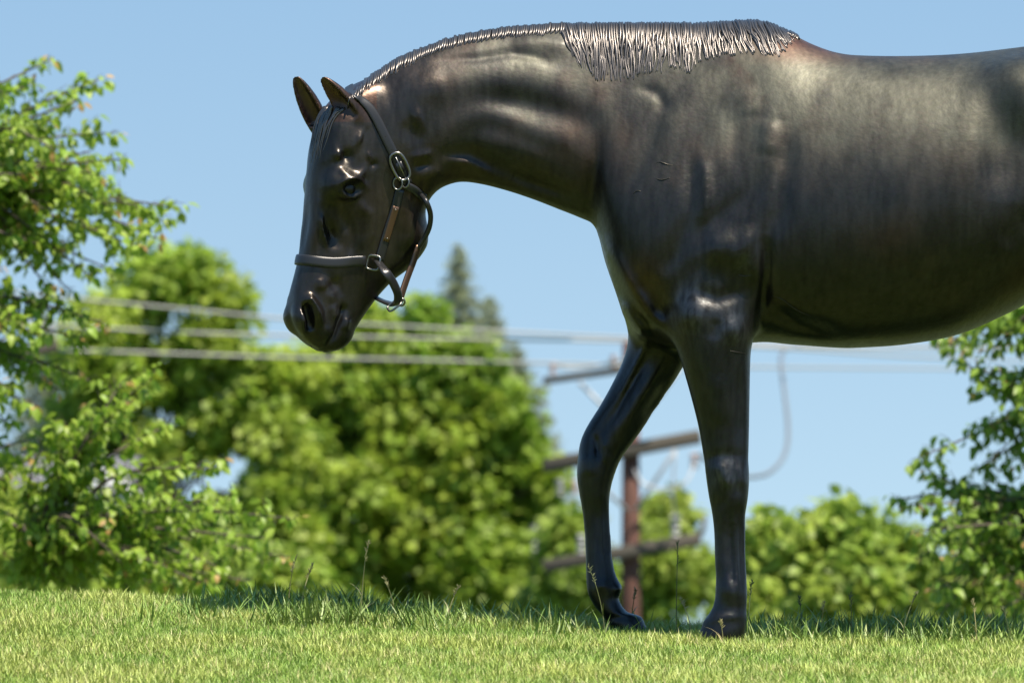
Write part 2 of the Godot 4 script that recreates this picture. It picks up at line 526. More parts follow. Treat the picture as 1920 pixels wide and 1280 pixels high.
	var tips_r := [
		Vector3(1.9534, 1.401, -9), Vector3(2.0463, 1.3558, -9), Vector3(2.1341, 1.2554, -9), Vector3(2.109, 1.3809, -9), Vector3(2.222, 1.1298, -9), Vector3(2.2471, 0.9792, -9), Vector3(2.2346, 1.3307, -9), Vector3(2.335, 1.0545, -9), Vector3(2.3601, 1.2303, -9), Vector3(2.3978, 1.0043, -9), Vector3(2.3099, 1.3809, -9), Vector3(2.3978, 1.3809, -9), Vector3(2.4354, 1.1298, -9), Vector3(2.0839, 1.4311, -9), Vector3(2.1844, 1.406, -9), Vector3(2.2848, 1.2554, -9), Vector3(2.1593, 1.1801, -9), Vector3(2.3601, 1.3433, -9), Vector3(2.2848, 1.4311, -9), Vector3(2.3852, 1.4562, -9), Vector3(2.3099, 1.1549, -9),
		Vector3(1.9132, 0.8336, -9), Vector3(1.9709, 0.7658, -9), Vector3(1.8128, 0.6377, -9), Vector3(1.8831, 0.6026, -9), Vector3(2.0337, 0.7281, -9), Vector3(2.109, 0.6528, -9), Vector3(2.1969, 0.7783, -9), Vector3(2.2973, 0.8411, -9), Vector3(2.3978, 0.8286, -9), Vector3(1.858, 0.477, -9), Vector3(1.9584, 0.477, -9), Vector3(2.0588, 0.5524, -9), Vector3(2.1844, 0.5775, -9), Vector3(2.3099, 0.6277, -9), Vector3(2.3978, 0.6026, -9), Vector3(1.8956, 0.3515, -9), Vector3(2.0086, 0.3515, -9), Vector3(2.109, 0.4017, -9), Vector3(2.2346, 0.3766, -9), Vector3(2.3601, 0.4268, -9), Vector3(1.9584, 0.2009, -9), Vector3(2.0839, 0.226, -9), Vector3(2.1844, 0.226, -9), Vector3(2.3099, 0.2511, -9), Vector3(2.4103, 0.226, -9), Vector3(2.0337, 0.0753, -9), Vector3(2.1844, 0.0753, -9), Vector3(2.335, 0.0753, -9), Vector3(2.4354, 0.0502, -9)]
	for n in 40:
		tips_r.append(Vector3(3.3 + 1.0 * rng.randf(), rng.randf_range(0.1, 2.2), -9.0 + rng.randf_range(-0.7, 0.7)))
	spray_tree(nr, [Vector3(2.9125, 1.9333, -9), Vector3(2.7618, 1.5818, -9), Vector3(2.7367, 0.929, -9), Vector3(2.6112, 0.3766, -9)], tips_r, 0.5, 0.06, Color(0.17, 0.30, 0.04), Color(0.38, 0.50, 0.07), rust, 1.0)

	# middle distance
	var ta := rooted("airy_tree", -8.6, -75.0, "airy light green tree behind the left tree, sky showing through", "tree", "")
	crown_tree(ta, -75.0, [
		[Vector2(-6.3242, 6.9171), 66], [Vector2(-6.9484, 7.1252), 58], [Vector2(-7.3852, 6.5531), 66], [Vector2(-5.4921, 6.5531), 40], [Vector2(-5.825, 5.7209), 62], [Vector2(-6.5531, 5.2009), 85], [Vector2(-5.3049, 4.4727), 86], [Vector2(-7.3852, 4.8888), 76], [Vector2(-5.981, 4.0567), 70], [Vector2(-4.7848, 4.0567), 60], [Vector2(-6.8651, 3.5366), 56], [Vector2(-7.9053, 5.929), 76], [Vector2(-5.5129, 2.1324), 60], [Vector2(-6.5531, 1.9763), 70], [Vector2(-5.0968, 5.2009), 55], [Vector2(-8.4254, 4.0567), 70], [Vector2(-4.7848, 2.7044), 45], [Vector2(-7.4892, 2.1844), 70], [Vector2(-4.1607, 3.2245), 60], [Vector2(-7.5933, 3.5366), 62], [Vector2(-4.3687, 1.8723), 66], [Vector2(-8.1133, 5.0968), 70], [Vector2(-4.1607, 5.0968), 60]],
		0.0104, 78.0, sprig_big, Color(0.25, 0.38, 0.04), Color(0.48, 0.56, 0.08), 0.2, mats.leaf_far)
	var tb := rooted("dense_tree", -2.0, -82.0, "dense rounded green tree in the middle behind the horse's muzzle", "tree")
	crown_tree(tb, -82.0, [
		[Vector2(-3.0344, 6.3498), 66], [Vector2(-4.0459, 5.5069), 80], [Vector2(-2.023, 6.1813), 60], [Vector2(-2.6973, 5.2822), 110], [Vector2(-1.2363, 5.5069), 90], [Vector2(-3.5964, 4.3831), 110], [Vector2(-1.7982, 4.1583), 130], [Vector2(-0.4495, 4.6078), 86], [Vector2(0, 3.7088), 84], [Vector2(-4.4955, 3.8211), 80], [Vector2(-2.922, 2.6973), 130], [Vector2(-1.2363, 2.5849), 130], [Vector2(0.1686, 2.5287), 76], [Vector2(-4.4955, 2.3601), 90], [Vector2(-3.8211, 1.2363), 100], [Vector2(-2.2477, 1.1239), 110], [Vector2(-0.6743, 1.2363), 100], [Vector2(0.5619, 1.2363), 70], [Vector2(-4.7202, 4.945), 66], [Vector2(0.8429, 3.2592), 36], [Vector2(-3.3154, 6.7432), 36], [Vector2(-1.7982, 6.7432), 28]],
		0.0112, 125.0, sprig_big, Color(0.21, 0.34, 0.035), Color(0.44, 0.52, 0.07), 0.26, mats.leaf_far)
	var bushes := [
		["leafy_bush", -77.0, [[Vector2(3.0858, 2.3942), 42], [Vector2(2.9262, 1.5429), 66], [Vector2(3.5115, 1.2237), 62], [Vector2(2.7134, 0.7449), 60]], "green bush behind the reddish pole and the legs"],
		["leafy_bush", -76.0, [[Vector2(1.0732, 1.999), 42], [Vector2(1.3152, 1.1047), 66], [Vector2(1.8938, 0.6313), 56], [Vector2(0.7365, 0.6313), 50]], "low green bush just left of the far foreleg"],
		["leafy_bush", -30.0, [[Vector2(2.4103, 0.8788), 46], [Vector2(2.2999, 0.5273), 60], [Vector2(2.2095, 0.2511), 50], [Vector2(2.6112, 0.5524), 60], [Vector2(2.561, 0.2511), 60]], "yellowish green bush right of the near foreleg"],
		["leafy_bush", -28.0, [[Vector2(2.9412, 0.9804), 44], [Vector2(2.6781, 0.7652), 52], [Vector2(3.0607, 0.6695), 70], [Vector2(2.8694, 0.3826), 70], [Vector2(3.252, 0.2869), 60]], "tallest of the bushes in the gap under the belly"],
		["leafy_bush", -33.0, [[Vector2(3.7661, 0.9146), 50], [Vector2(4.0352, 0.7532), 52], [Vector2(3.9275, 0.4304), 66], [Vector2(4.2504, 0.3228), 56]], "hazy green bush beside the right tree"],
		["leafy_bush", -27.0, [[Vector2(4.1499, 0.5129), 62], [Vector2(4.453, 0.4197), 66], [Vector2(4.01, 0.2331), 60], [Vector2(4.3364, 0.1865), 60]], "green bush low behind the right tree at the photograph's edge"],
		["leafy_bush", -24.0, [[Vector2(-3.9598, 0.7747), 70], [Vector2(-4.2611, 0.5595), 80], [Vector2(-3.6585, 0.5595), 70], [Vector2(-3.8737, 0.3443), 70], [Vector2(-4.3042, 0.99), 60]], "bright bush low behind the left tree at the photograph's edge"],
		["leafy_bush", -26.0, [[Vector2(-3.2257, 0.7269), 66], [Vector2(-3.4983, 0.5452), 66], [Vector2(-2.9531, 0.4998), 66], [Vector2(-3.2257, 0.3635), 70]], "bright bush behind the low branches of the left tree"],
		["leafy_bush", -29.0, [[Vector2(-2.549, 0.6863), 60], [Vector2(-2.7941, 0.4902), 60], [Vector2(-2.2549, 0.5147), 60], [Vector2(-2.5, 0.3431), 66], [Vector2(-1.9608, 0.3922), 50]], "bush between the left tree and the dense middle tree"]]
	for b in bushes:
		var zb: float = b[1]
		var bx: float = b[2][0][0].x
		var o := rooted(b[0], bx, zb, b[3], "bush", "bushes below the knoll")
		crown_tree(o, zb, b[2], (12.0 - zb) / 12.0 / 697.0, 92.0 if zb > -40.0 else 170.0, sprig if zb > -40.0 else sprig_big, Color(0.24, 0.36, 0.05), Color(0.42, 0.48, 0.09), 0.09, mats.leaf_far)
	var firs := [[Vector3(-1.5184, 11.054, -115), Vector3(-1.5184, 8.0476, -115), 0.5, "slim spire of a conifer rising above the dense tree"], [Vector3(-0.6478, 9.7166, -117), Vector3(-0.6478, 7.2489, -117), 0.5, "dim conifer top right of the tall spire"], [Vector3(0.1793, 7.9956, -113), Vector3(0.1793, 4.9319, -113), 0.62, "grey green conifer beside the crossarm's left end"], [Vector3(-13.0769, 8.967, -113), Vector3(-13.0769, 5.8286, -113), 0.5, "grey green conifer glimpsed through the left tree"]]
	for f in firs:
		var o := rooted("conifer_tree", f[0].x, f[0].z, f[3], "tree", "conifers beyond the trees")
		conifer(o, f[0].y, f[1].y - 3.0, f[2] * 4.6, Color(0.36, 0.41, 0.25))  # needle tint lightened to carry the haze of distance

func make_grass() -> void:
	mats.grass = leaf_material(Color(0.4, 0.4, 0.4), 0.5)
	var tufts := []
	for v in 4:
		var st := begin()
		for b in 6:
			var a := rng.randf() * TAU
			var lean := rng.randf_range(0.15, 0.75)
			var h := rng.randf_range(0.55, 1.0)
			blade(st, Vector3(rng.randfn(), 0, rng.randfn()) * 0.22, Vector3(cos(a) * lean, 1, sin(a) * lean) * h, rng.randf_range(0.04, 0.065), rng.randf_range(0.1, 0.5))
		tufts.append(finish(st, false))
	var xfs := [[], [], [], []]
	var cols := [[], [], [], []]
	for i in 150000:
		var x := rng.randf_range(-2.3, 2.4)
		var z := rng.randf_range(-1.1, 2.0)
		var patch := noise.get_noise_2d(x * 2.2, z * 2.2)
		var long := smoothstep(0.1, 0.5, noise.get_noise_2d(x * 3.1 + 50.0, z * 3.1))
		var h := rng.randf_range(0.018, 0.038) * (1.0 + 0.35 * patch)
		grow(xfs, cols, x, z, h, patch, 0.0)
	# longer, unmown grass in the ring about the statue and along the brow
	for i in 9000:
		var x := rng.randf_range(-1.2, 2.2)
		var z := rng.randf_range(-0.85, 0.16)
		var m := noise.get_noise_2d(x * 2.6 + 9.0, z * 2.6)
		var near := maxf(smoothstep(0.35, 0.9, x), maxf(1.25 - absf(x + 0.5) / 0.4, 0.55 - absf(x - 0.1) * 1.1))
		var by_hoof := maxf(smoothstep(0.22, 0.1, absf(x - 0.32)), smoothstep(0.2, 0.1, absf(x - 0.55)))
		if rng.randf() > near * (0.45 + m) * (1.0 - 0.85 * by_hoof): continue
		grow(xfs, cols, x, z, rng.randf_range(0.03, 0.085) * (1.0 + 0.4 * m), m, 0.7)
	var lawn := Node3D.new()
	put(lawn, self, "grass")
	tag(lawn, "short sunlit lawn grass on the knoll under the horse", "grass", "", "stuff")
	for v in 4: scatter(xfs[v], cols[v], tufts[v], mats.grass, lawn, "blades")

func grow(xfs: Array, cols: Array, x: float, z: float, h: float, patch: float, dark: float) -> void:
	var v := rng.randi() % 4
	var b := Basis.from_euler(Vector3(rng.randfn() * 0.15, rng.randf() * TAU, rng.randfn() * 0.15)) * (h / 0.8)
	xfs[v].append(Transform3D(b, Vector3(x, ground_y(x, z) - 0.004, z)))
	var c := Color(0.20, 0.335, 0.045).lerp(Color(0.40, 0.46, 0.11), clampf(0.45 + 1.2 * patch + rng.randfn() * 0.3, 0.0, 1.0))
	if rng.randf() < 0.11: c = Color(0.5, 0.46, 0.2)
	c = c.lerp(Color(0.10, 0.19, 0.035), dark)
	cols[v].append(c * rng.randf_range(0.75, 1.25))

func blade(st: SurfaceTool, at: Vector3, rise: Vector3, width: float, bend: float) -> void:
	var flat := Vector3(rise.x, 0, rise.z)
	var side := Vector3(-rise.z, 0.0, rise.x).normalized() * width * 0.5
	var pts := []
	for i in 4:
		var t := i / 3.0
		pts.append(at + rise * t + flat * bend * t * t * 1.6 - Vector3(0, bend * rise.y * t * t * 0.45, 0))
	quad(st, pts[0] - side, pts[1] - side * 0.9, pts[1] + side * 0.9, pts[0] + side)
	quad(st, pts[1] - side * 0.9, pts[2] - side * 0.6, pts[2] + side * 0.6, pts[1] + side * 0.9)
	st.add_vertex(pts[2] - side * 0.6); st.add_vertex(pts[3]); st.add_vertex(pts[2] + side * 0.6)

func make_stalks() -> void:
	# seeding grass stalks that escaped the mower: foot, top, dryness, label
	var stalks := [
		[Vector3(0.4401, 0.0257, 0.05), Vector3(0.4443, 0.2457, 0.05), 0.05, "tall dark seeding grass stalk between the two forelegs"],
		[Vector3(0.2504, 0.0313, 0.1), Vector3(0.2035, 0.1821, 0.1), 0.2, "seeding grass stalk leaning across the far foreleg's pastern"],
		[Vector3(0.3266, 0.0586, -0.25), Vector3(0.3398, 0.123, -0.25), 0.1, "short seeding stalk beside the far hoof before the pole"],
		[Vector3(0.489, 0.026, -0.1), Vector3(0.4571, 0.0955, -0.1), 0.9, "pale dry stalk bent over right of the far hoof"],
		[Vector3(0.5577, -0.0169, 0.25), Vector3(0.5493, 0.0337, 0.25), 0.8, "pale stalk in front of the near hoof"],
		[Vector3(0.6341, 0.0258, 0), Vector3(0.6471, 0.1435, 0), 0.0, "thin dark stalk standing just behind the near foreleg"],
		[Vector3(-0.4143, 0.0992, -0.2), Vector3(-0.3938, 0.2509, -0.2), 0.4, "slender stalk rising below the horse's muzzle"],
		[Vector3(-0.6155, 0.1167, -0.2), Vector3(-0.5907, 0.21, -0.2), 0.5, "seeding stalk at the tip of the left tree's low branch"],
		[Vector3(-0.5805, 0.1138, -0.2), Vector3(-0.547, 0.1896, -0.2), 0.6, "dry stalk leaning right near the low left branch"],
		[Vector3(-0.318, 0.0875, -0.2), Vector3(-0.3501, 0.1546, -0.2), 0.4, "bent stalk on the brow below the halter"],
		[Vector3(-0.178, 0.0729, -0.2), Vector3(-0.1459, 0.1313, -0.2), 0.4, "stalk on the brow left of the far foreleg"],
		[Vector3(0.923, 0.0116, -0.1), Vector3(0.9172, 0.1071, -0.1), 0.2, "stalk before the bushes in the belly's shadow"],
		[Vector3(1.0473, 0, 0), Vector3(1.0933, 0.1119, 0), 0.2, "arching stalk left of the right tree's foot"],
		[Vector3(1.2407, -0.0455, 0.1), Vector3(1.2321, 0.0911, 0.1), 0.7, "tall pale seeding stalk before the right tree"],
		[Vector3(0.8391, 0.0145, -0.1), Vector3(0.8463, 0.0868, -0.1), 0.7, "pale curled stalk right of the near foreleg"],
		[Vector3(1.3415, -0.0459, 0), Vector3(1.3199, 0.0717, 0), 0.1, "green stalk nearest the photograph's right edge"],
		[Vector3(0.795, 0.0175, -0.2), Vector3(0.7877, 0.1021, -0.2), 0.1, "dark thin stalk midway under the belly"]]
	for s in stalks:
		var foot: Vector3 = s[0]
		var y := ground_y(foot.x, foot.z)
		var o := thing("grass_stalk", Vector3(foot.x, y, foot.z), s[3], "grass stalk", "seeding grass stalks")
		var top: Vector3 = s[1] - o.position
		var st := begin()
		var lean := Vector3(top.x, 0, rng.randf_range(-0.02, 0.02))
		var path := curve(PackedVector3Array([Vector3.ZERO, Vector3(lean.x * 0.25, top.y * 0.45, 0), Vector3(lean.x * 0.65, top.y * 0.8, lean.z), Vector3(top.x, top.y, lean.z)]), 4)
		var rad := PackedFloat32Array()
		for i in path.size(): rad.append(lerpf(0.0016, 0.0007, float(i) / path.size()))
		tube(st, path, rad, 5)
		var tone := plain(Color(0.06, 0.09, 0.03).lerp(Color(0.4, 0.34, 0.16), s[2]), 0.6)
		part(finish(st), tone, o, "stem")
		st = begin()
		for k in 22:
			var t := 0.62 + 0.38 * k / 21.0
			var fi := t * (path.size() - 1)
			var p := path[int(fi)].lerp(path[mini(int(fi) + 1, path.size() - 1)], fi - int(fi))
			var out := Vector3(rng.randfn() * 0.6, 1.0, rng.randfn() * 0.6).normalized()
			var l := rng.randf_range(0.007, 0.014)
			tube(st, PackedVector3Array([p, p + out * l * 0.5, p + out * l]), PackedFloat32Array([0.0004, 0.0012, 0.0003]), 4, false)
		part(finish(st), tone, o, "seed_head")
		st = begin()
		for k in 2:
			var a := rng.randf() * TAU
			blade(st, path[1 + k * 2], Vector3(cos(a) * 0.03, 0.05, sin(a) * 0.03), 0.004, 0.6)
		var lm := tone.duplicate()
		lm.cull_mode = BaseMaterial3D.CULL_DISABLED
		part(finish(st, false), lm, o, "leaf")

# ---------------------------------------------------------------- pole, lines and house

func beam(st: SurfaceTool, a: Vector3, b: Vector3, w: float, h: float) -> void:
	var x := (b - a).normalized()
	var z := x.cross(Vector3.UP).normalized()
	bevel_box(st, Transform3D(Basis(x, z.cross(x), z), (a + b) * 0.5), Vector3(a.distance_to(b), h, w), 0.012)

func insulator(parent: Node3D, at: Vector3, h: float, r: float, mat: Material) -> void:
	# a stack of porcelain skirts
	var st := begin()
	var path := PackedVector3Array()
	var rad := PackedFloat32Array()
	var n := 4
	for i in n:
		var y := h * i / n
		for q in [[0.0, 0.45], [0.25, 1.0], [0.55, 0.9], [0.8, 0.45]]:
			path.append(at + Vector3(0, y + q[0] * h / n, 0))
			rad.append(r * q[1])
	tube(st, path, rad, 10)
	part(finish(st), mat, parent, "insulator")

func make_pole() -> void:
	var stain := plain(Color(0.17, 0.075, 0.055), 0.8)
	stain.albedo_texture = noise_texture(256, 0.03, 4, Color(0.65, 0.65, 0.65), Color(1, 1, 1), 41)
	stain.uv1_triplanar = true
	stain.uv1_scale = Vector3(2, 0.3, 2)
	var grey := plain(Color(0.075, 0.065, 0.052), 0.85)
	var steel := plain(Color(0.3, 0.31, 0.32), 0.45, 0.6)
	var china := plain(Color(0.42, 0.41, 0.42), 0.3)
	var pink := plain(Color(0.5, 0.36, 0.33), 0.3)
	var foot := Vector3(2.2396, 0, -72)
	var gy0 := ground_y(foot.x, foot.z) - 0.3
	var o := thing("utility_pole", Vector3(foot.x, gy0, foot.z), "reddish brown utility pole with three crossarms behind the forelegs", "pole")
	var at := o.position
	var st := begin()
	var top := Vector3(2.2396, 5.5237, -72) - at
	tube(st, PackedVector3Array([Vector3.ZERO, top * 0.5, top]), PackedFloat32Array([0.21, 0.18, 0.155]), 14)
	part(finish(st), stain, o, "shaft")
	var arms := [[Vector3(0.581, 4.768, -71.78), Vector3(3.8665, 5.2287, -71.78), 0.12, 0.13], [Vector3(0.5808, 3.1645, -71.76), Vector3(3.5451, 3.7253, -71.76), 0.16, 0.26], [Vector3(0.5808, 1.2818, -71.76), Vector3(3.5451, 1.8026, -71.76), 0.16, 0.24]]
	for a in arms:
		st = begin()
		beam(st, a[0] - at, a[1] - at, a[2], a[3])
		part(finish(st, false), grey, o, "crossarm")
	for b in [[Vector3(1.2603, 4.7411, -71.66), Vector3(2.2305, 3.7509, -71.66)], [Vector3(3.1608, 5.0012, -71.66), Vector3(2.2305, 3.7509, -71.66)], [Vector3(3.08, 3.48, -71.64), Vector3(2.3, 2.32, -71.64)], [Vector3(1.32, 3.1, -71.64), Vector3(2.18, 2.32, -71.64)]]:
		st = begin()
		beam(st, b[0] - at, b[1] - at, 0.03, 0.07)
		part(finish(st, false), steel, o, "brace")
	insulator(o, Vector3(0.7613, 4.8882, -71.78) - at, 0.24, 0.07, pink)
	insulator(o, Vector3(1.9032, 5.0284, -71.78) - at, 0.24, 0.07, pink)
	insulator(o, Vector3(3.0644, 1.8226, -71.76) - at, 0.46, 0.1, china)
	insulator(o, Vector3(1.3019, 1.5022, -71.76) - at, 0.4, 0.09, china)
	insulator(o, Vector3(0.9013, 2.6037, -71.76) - at, 0.34, 0.1, steel)
	insulator(o, Vector3(3.4249, 3.1245, -71.76) - at, 0.3, 0.09, pink)
	insulator(o, Vector3(1.1817, 2.6538, -71.76) - at, 0.26, 0.08, pink)
	st = begin()
	tube(st, PackedVector3Array([Vector3(3.465, 1.7826, -71.76) - at, Vector3(3.5851, 1.9828, -71.76) - at, Vector3(3.6252, 2.2232, -71.76) - at]), PackedFloat32Array([0.07, 0.05, 0.035]), 8)
	part(finish(st), grey, o, "bracket")
	# jumper wires slung between the arms
	var wire_mat := plain(Color(0.42, 0.42, 0.43), 0.5, 0.5)
	st = begin()
	tube(st, curve(PackedVector3Array([Vector3(3.4243, 3.2146, -71.5) - at, Vector3(3.2368, 2.8384, -71.3) - at, Vector3(2.8384, 2.7089, -71.3) - at, Vector3(2.443, 2.8418, -71.4) - at, Vector3(2.2962, 3.0948, -71.5) - at]), 5), PackedFloat32Array([0.022]), 6)
	part(finish(st), wire_mat, o, "jumper_wire")
	st = begin()
	tube(st, curve(PackedVector3Array([Vector3(3.0948, 2.0466, -71.5) - at, Vector3(3.0113, 2.5925, -71.4) - at, Vector3(3.0549, 3.3943, -71.5) - at]), 5), PackedFloat32Array([0.02]), 6)
	part(finish(st), wire_mat, o, "jumper_wire")
	# second pole, mostly hidden by the left tree
	var f2 := Vector3(-7.4127, 0, -50)
	var o2 := thing("utility_pole", Vector3(f2.x, ground_y(f2.x, f2.z) - 0.3, f2.z), "weathered pole at the left edge, one crossarm showing between the leaves", "pole")
	st = begin()
	tube(st, PackedVector3Array([Vector3.ZERO, Vector3(-7.4127, 4.67, -50) - o2.position]), PackedFloat32Array([0.17, 0.13]), 12)
	part(finish(st), stain, o2, "shaft")
	st = begin()
	beam(st, Vector3(-8.4834, 3.4966, -49.7) - o2.position, Vector3(-6.2851, 4.013, -49.7) - o2.position, 0.13, 0.17)
	part(finish(st, false), grey, o2, "crossarm")
	insulator(o2, Vector3(-6.3588, 4.0425, -49.7) - o2.position, 0.2, 0.06, china)
	insulator(o2, Vector3(-7.008, 3.895, -49.7) - o2.position, 0.2, 0.06, china)
	# grey post
	var f3 := Vector3(0.4559, 0, -81)
	var o3 := thing("metal_post", Vector3(f3.x, ground_y(f3.x, f3.z) - 0.3, f3.z), "grey metal post with pale bands left of the far foreleg", "post")
	st = begin()
	tube(st, PackedVector3Array([Vector3.ZERO, Vector3(0.4559, 2.2794, -81) - o3.position]), PackedFloat32Array([0.1, 0.075]), 10)
	part(finish(st), plain(Color(0.09, 0.1, 0.11), 0.6, 0.2), o3, "shaft")
	for k in 4:
		st = begin()
		var c := Vector3(0.4559, 1.4455, -81) - o3.position + Vector3(0, 0.1 * k, 0)
		tube(st, PackedVector3Array([c, c + Vector3(0, 0.045, 0)]), PackedFloat32Array([0.1]), 12)
		part(finish(st), plain(Color(0.32, 0.33, 0.34), 0.5), o3, "band")
	# power lines
	var line_mat := plain(Color(0.40, 0.39, 0.37), 0.5, 0.2)
	var lines := [
		[[Vector3(-9.6413, 5.6815, -60), Vector3(-7.5203, 5.6004, -62), Vector3(-5.7245, 5.561, -64), Vector3(-3.9168, 5.5208, -66), Vector3(-1.5495, 5.5782, -69), Vector3(1.9014, 5.584, -71.7), Vector3(5.3898, 5.9837, -80), Vector3(11.6882, 6.6896, -92)], "uppermost power line, sloping down from the left tree"],
		[[Vector3(-9.6413, 5.1994, -60), Vector3(-7.9627, 5.1669, -62), Vector3(-5.9971, 5.1703, -64), Vector3(-3.9168, 5.2317, -66), Vector3(-1.5495, 5.3845, -69), Vector3(2.2396, 5.5237, -72), Vector3(5.9397, 5.9397, -80), Vector3(11.6882, 6.6523, -92)], "middle power line passing behind the muzzle"],
		[[Vector3(-9.6413, 4.769, -60), Vector3(-8.3166, 4.7599, -62), Vector3(-5.9971, 4.7977, -64), Vector3(-3.9168, 4.8494, -66), Vector3(-1.5495, 4.9874, -69), Vector3(0.7613, 5.0985, -71.78), Vector3(4.945, 5.6418, -82), Vector3(11.913, 6.3113, -94)], "lowest power line, just under the muzzle"],
		[[Vector3(0.7613, 5.0885, -71.78), Vector3(1.406, 5.0416, -72), Vector3(3.8665, 5.409, -71.78), Vector3(8.3166, 5.8666, -82), Vector3(12.9316, 6.3415, -92)], "short thin line leaving the top crossarm to the right"]]
	for l in lines:
		st = begin()
		tube(st, curve(PackedVector3Array(l[0]), 8), PackedFloat32Array([0.025]), 6)
		tag(part(finish(st), line_mat, self, "power_line"), l[1], "cable", "overhead lines")
	st = begin()
	tube(st, curve(PackedVector3Array([Vector3(5.9397, 5.9287, -80), Vector3(5.5093, 5.7568, -78), Vector3(5.3132, 5.3659, -76), Vector3(5.3257, 4.6808, -75), Vector3(5.3571, 4.0334, -74.5), Vector3(5.285, 3.5473, -74), Vector3(5.0601, 3.2098, -73.5), Vector3(4.7256, 3.0285, -73), Vector3(4.1422, 3.0308, -72.5), Vector3(3.4983, 3.3784, -71.6)]), 8), PackedFloat32Array([0.038]), 8)
	tag(part(finish(st), plain(Color(0.13, 0.15, 0.18), 0.6), self, "drop_cable"), "thick pale drop cable looping down right of the near foreleg", "cable")

func make_house() -> void:
	var c := Vector3(-6.9727, 0, -60)
	var y0 := ground_y(c.x, c.z)
	var eave := ((Vector3(-6.9727, 2.2812, -60)).y - y0) * 2.0
	var ridge := ((Vector3(-6.9727, 2.7719, -60)).y - y0) * 2.0
	var o := thing("house", Vector3(c.x, y0, c.z), "white gabled house glimpsed through the left tree's leaves", "house")
	o.scale = Vector3(0.5, 0.5, 0.5)
	var white := plain(Color(0.78, 0.76, 0.77), 0.7)
	var slate := plain(Color(0.12, 0.12, 0.13), 0.8)
	var dark := plain(Color(0.04, 0.05, 0.06), 0.15)
	var st := begin()
	bevel_box(st, Transform3D(Basis(), Vector3(-3.0, eave * 0.5, -2.0)), Vector3(9.0, eave, 6.0), 0.02)
	part(finish(st, false), plain(Color(0.10, 0.11, 0.11), 0.8), o, "wall")
	for g in [[-0.45, 0.9], [0.95, 0.75]]:
		# two white dormer gables
		st = begin()
		var x0: float = g[0]
		var w: float = g[1]
		var top := ridge * 1.0
		var b := eave - 0.4
		face(st, Vector3(x0, b, -1), [Vector3(x0 - w, b, 1.1), Vector3(x0 + w, b, 1.1), Vector3(x0 + w, eave + 0.2, 1.1), Vector3(x0, top, 1.1), Vector3(x0 - w, eave + 0.2, 1.1)])
		face(st, Vector3(x0, b, 0), [Vector3(x0 + w, b, 1.1), Vector3(x0 + w, b, -3), Vector3(x0 + w, eave + 0.2, -3), Vector3(x0 + w, eave + 0.2, 1.1)])
		face(st, Vector3(x0, b, 0), [Vector3(x0 - w, b, 1.1), Vector3(x0 - w, b, -3), Vector3(x0 - w, eave + 0.2, -3), Vector3(x0 - w, eave + 0.2, 1.1)])
		var ga := part(finish(st, false), white, o, "gable")
		st = begin()
		bevel_box(st, Transform3D(Basis(), Vector3(x0, eave - 0.05, 1.12)), Vector3(w * 0.7, 0.5, 0.06), 0.01)
		part(finish(st, false), dark, ga, "window")
	st = begin()
	face(st, Vector3(-3, 0, -2), [Vector3(-7.8, eave, 1.3), Vector3(1.8, eave, 1.3), Vector3(1.8, ridge + 0.3, -2), Vector3(-7.8, ridge + 0.3, -2)])
	face(st, Vector3(-3, 0, -2), [Vector3(-7.8, eave, -5.3), Vector3(1.8, eave, -5.3), Vector3(1.8, ridge + 0.3, -2), Vector3(-7.8, ridge + 0.3, -2)])
	part(finish(st, false), slate, o, "roof")

# ---------------------------------------------------------------- the horse as one distance field

const HO := Vector3(-0.38544, 1.42755, 0.06000)
const HL := Vector3(-0.19612, -0.98058, 0.00000)
const HF := Vector3(-0.86580, 0.17316, 0.46947)
const HS := Vector3(0.46035, -0.09207, 0.88295)
var torso_t: PackedFloat32Array
var torso_0: float
const STEP := 0.01
var leg_t: Array = []   # [table, y0, count]
var head_t: PackedFloat32Array
var relief: PackedFloat32Array   # body sculpting, by x and y
var face_relief: PackedFloat32Array   # head sculpting, by depth along and across the head
const RX := -0.45
const RY := 0.0
const RN := 480
const RM := 440
const RSTEP := 0.004
const FX := -0.06
const FY := -0.28
const FN := 385
const FM := 230
const FSTEP := 0.002

func bake(rows: Array, step: float) -> PackedFloat32Array:
	# smooth resampling of rows [key, a, b, ...] at an even step
	var out := PackedFloat32Array()
	var n := rows.size()
	var w: int = rows[0].size() - 1
	var k := 0
	var x: float = rows[0][0]
	while x <= rows[n - 1][0]:
		while k < n - 2 and x > rows[k + 1][0]: k += 1
		var r0 = rows[maxi(k - 1, 0)]; var r1 = rows[k]; var r2 = rows[k + 1]; var r3 = rows[mini(k + 2, n - 1)]
		var h: float = r2[0] - r1[0]
		var t: float = (x - r1[0]) / h
		for c in w:
			var m1: float = (r2[c + 1] - r0[c + 1]) / (r2[0] - r0[0])
			var m2: float = (r3[c + 1] - r1[c + 1]) / (r3[0] - r1[0])
			var s: float = (r2[c + 1] - r1[c + 1]) / h
			# keep the curve from overshooting
			m1 = 0.0 if m1 * s < 0.0 else clampf(m1, -3.0 * absf(s), 3.0 * absf(s))
			m2 = 0.0 if m2 * s < 0.0 else clampf(m2, -3.0 * absf(s), 3.0 * absf(s))
			var t2 := t * t
			var t3 := t2 * t
			out.append((2 * t3 - 3 * t2 + 1) * r1[c + 1] + (t3 - 2 * t2 + t) * h * m1 + (-2 * t3 + 3 * t2) * r2[c + 1] + (t3 - t2) * h * m2)
		x += step
	return out

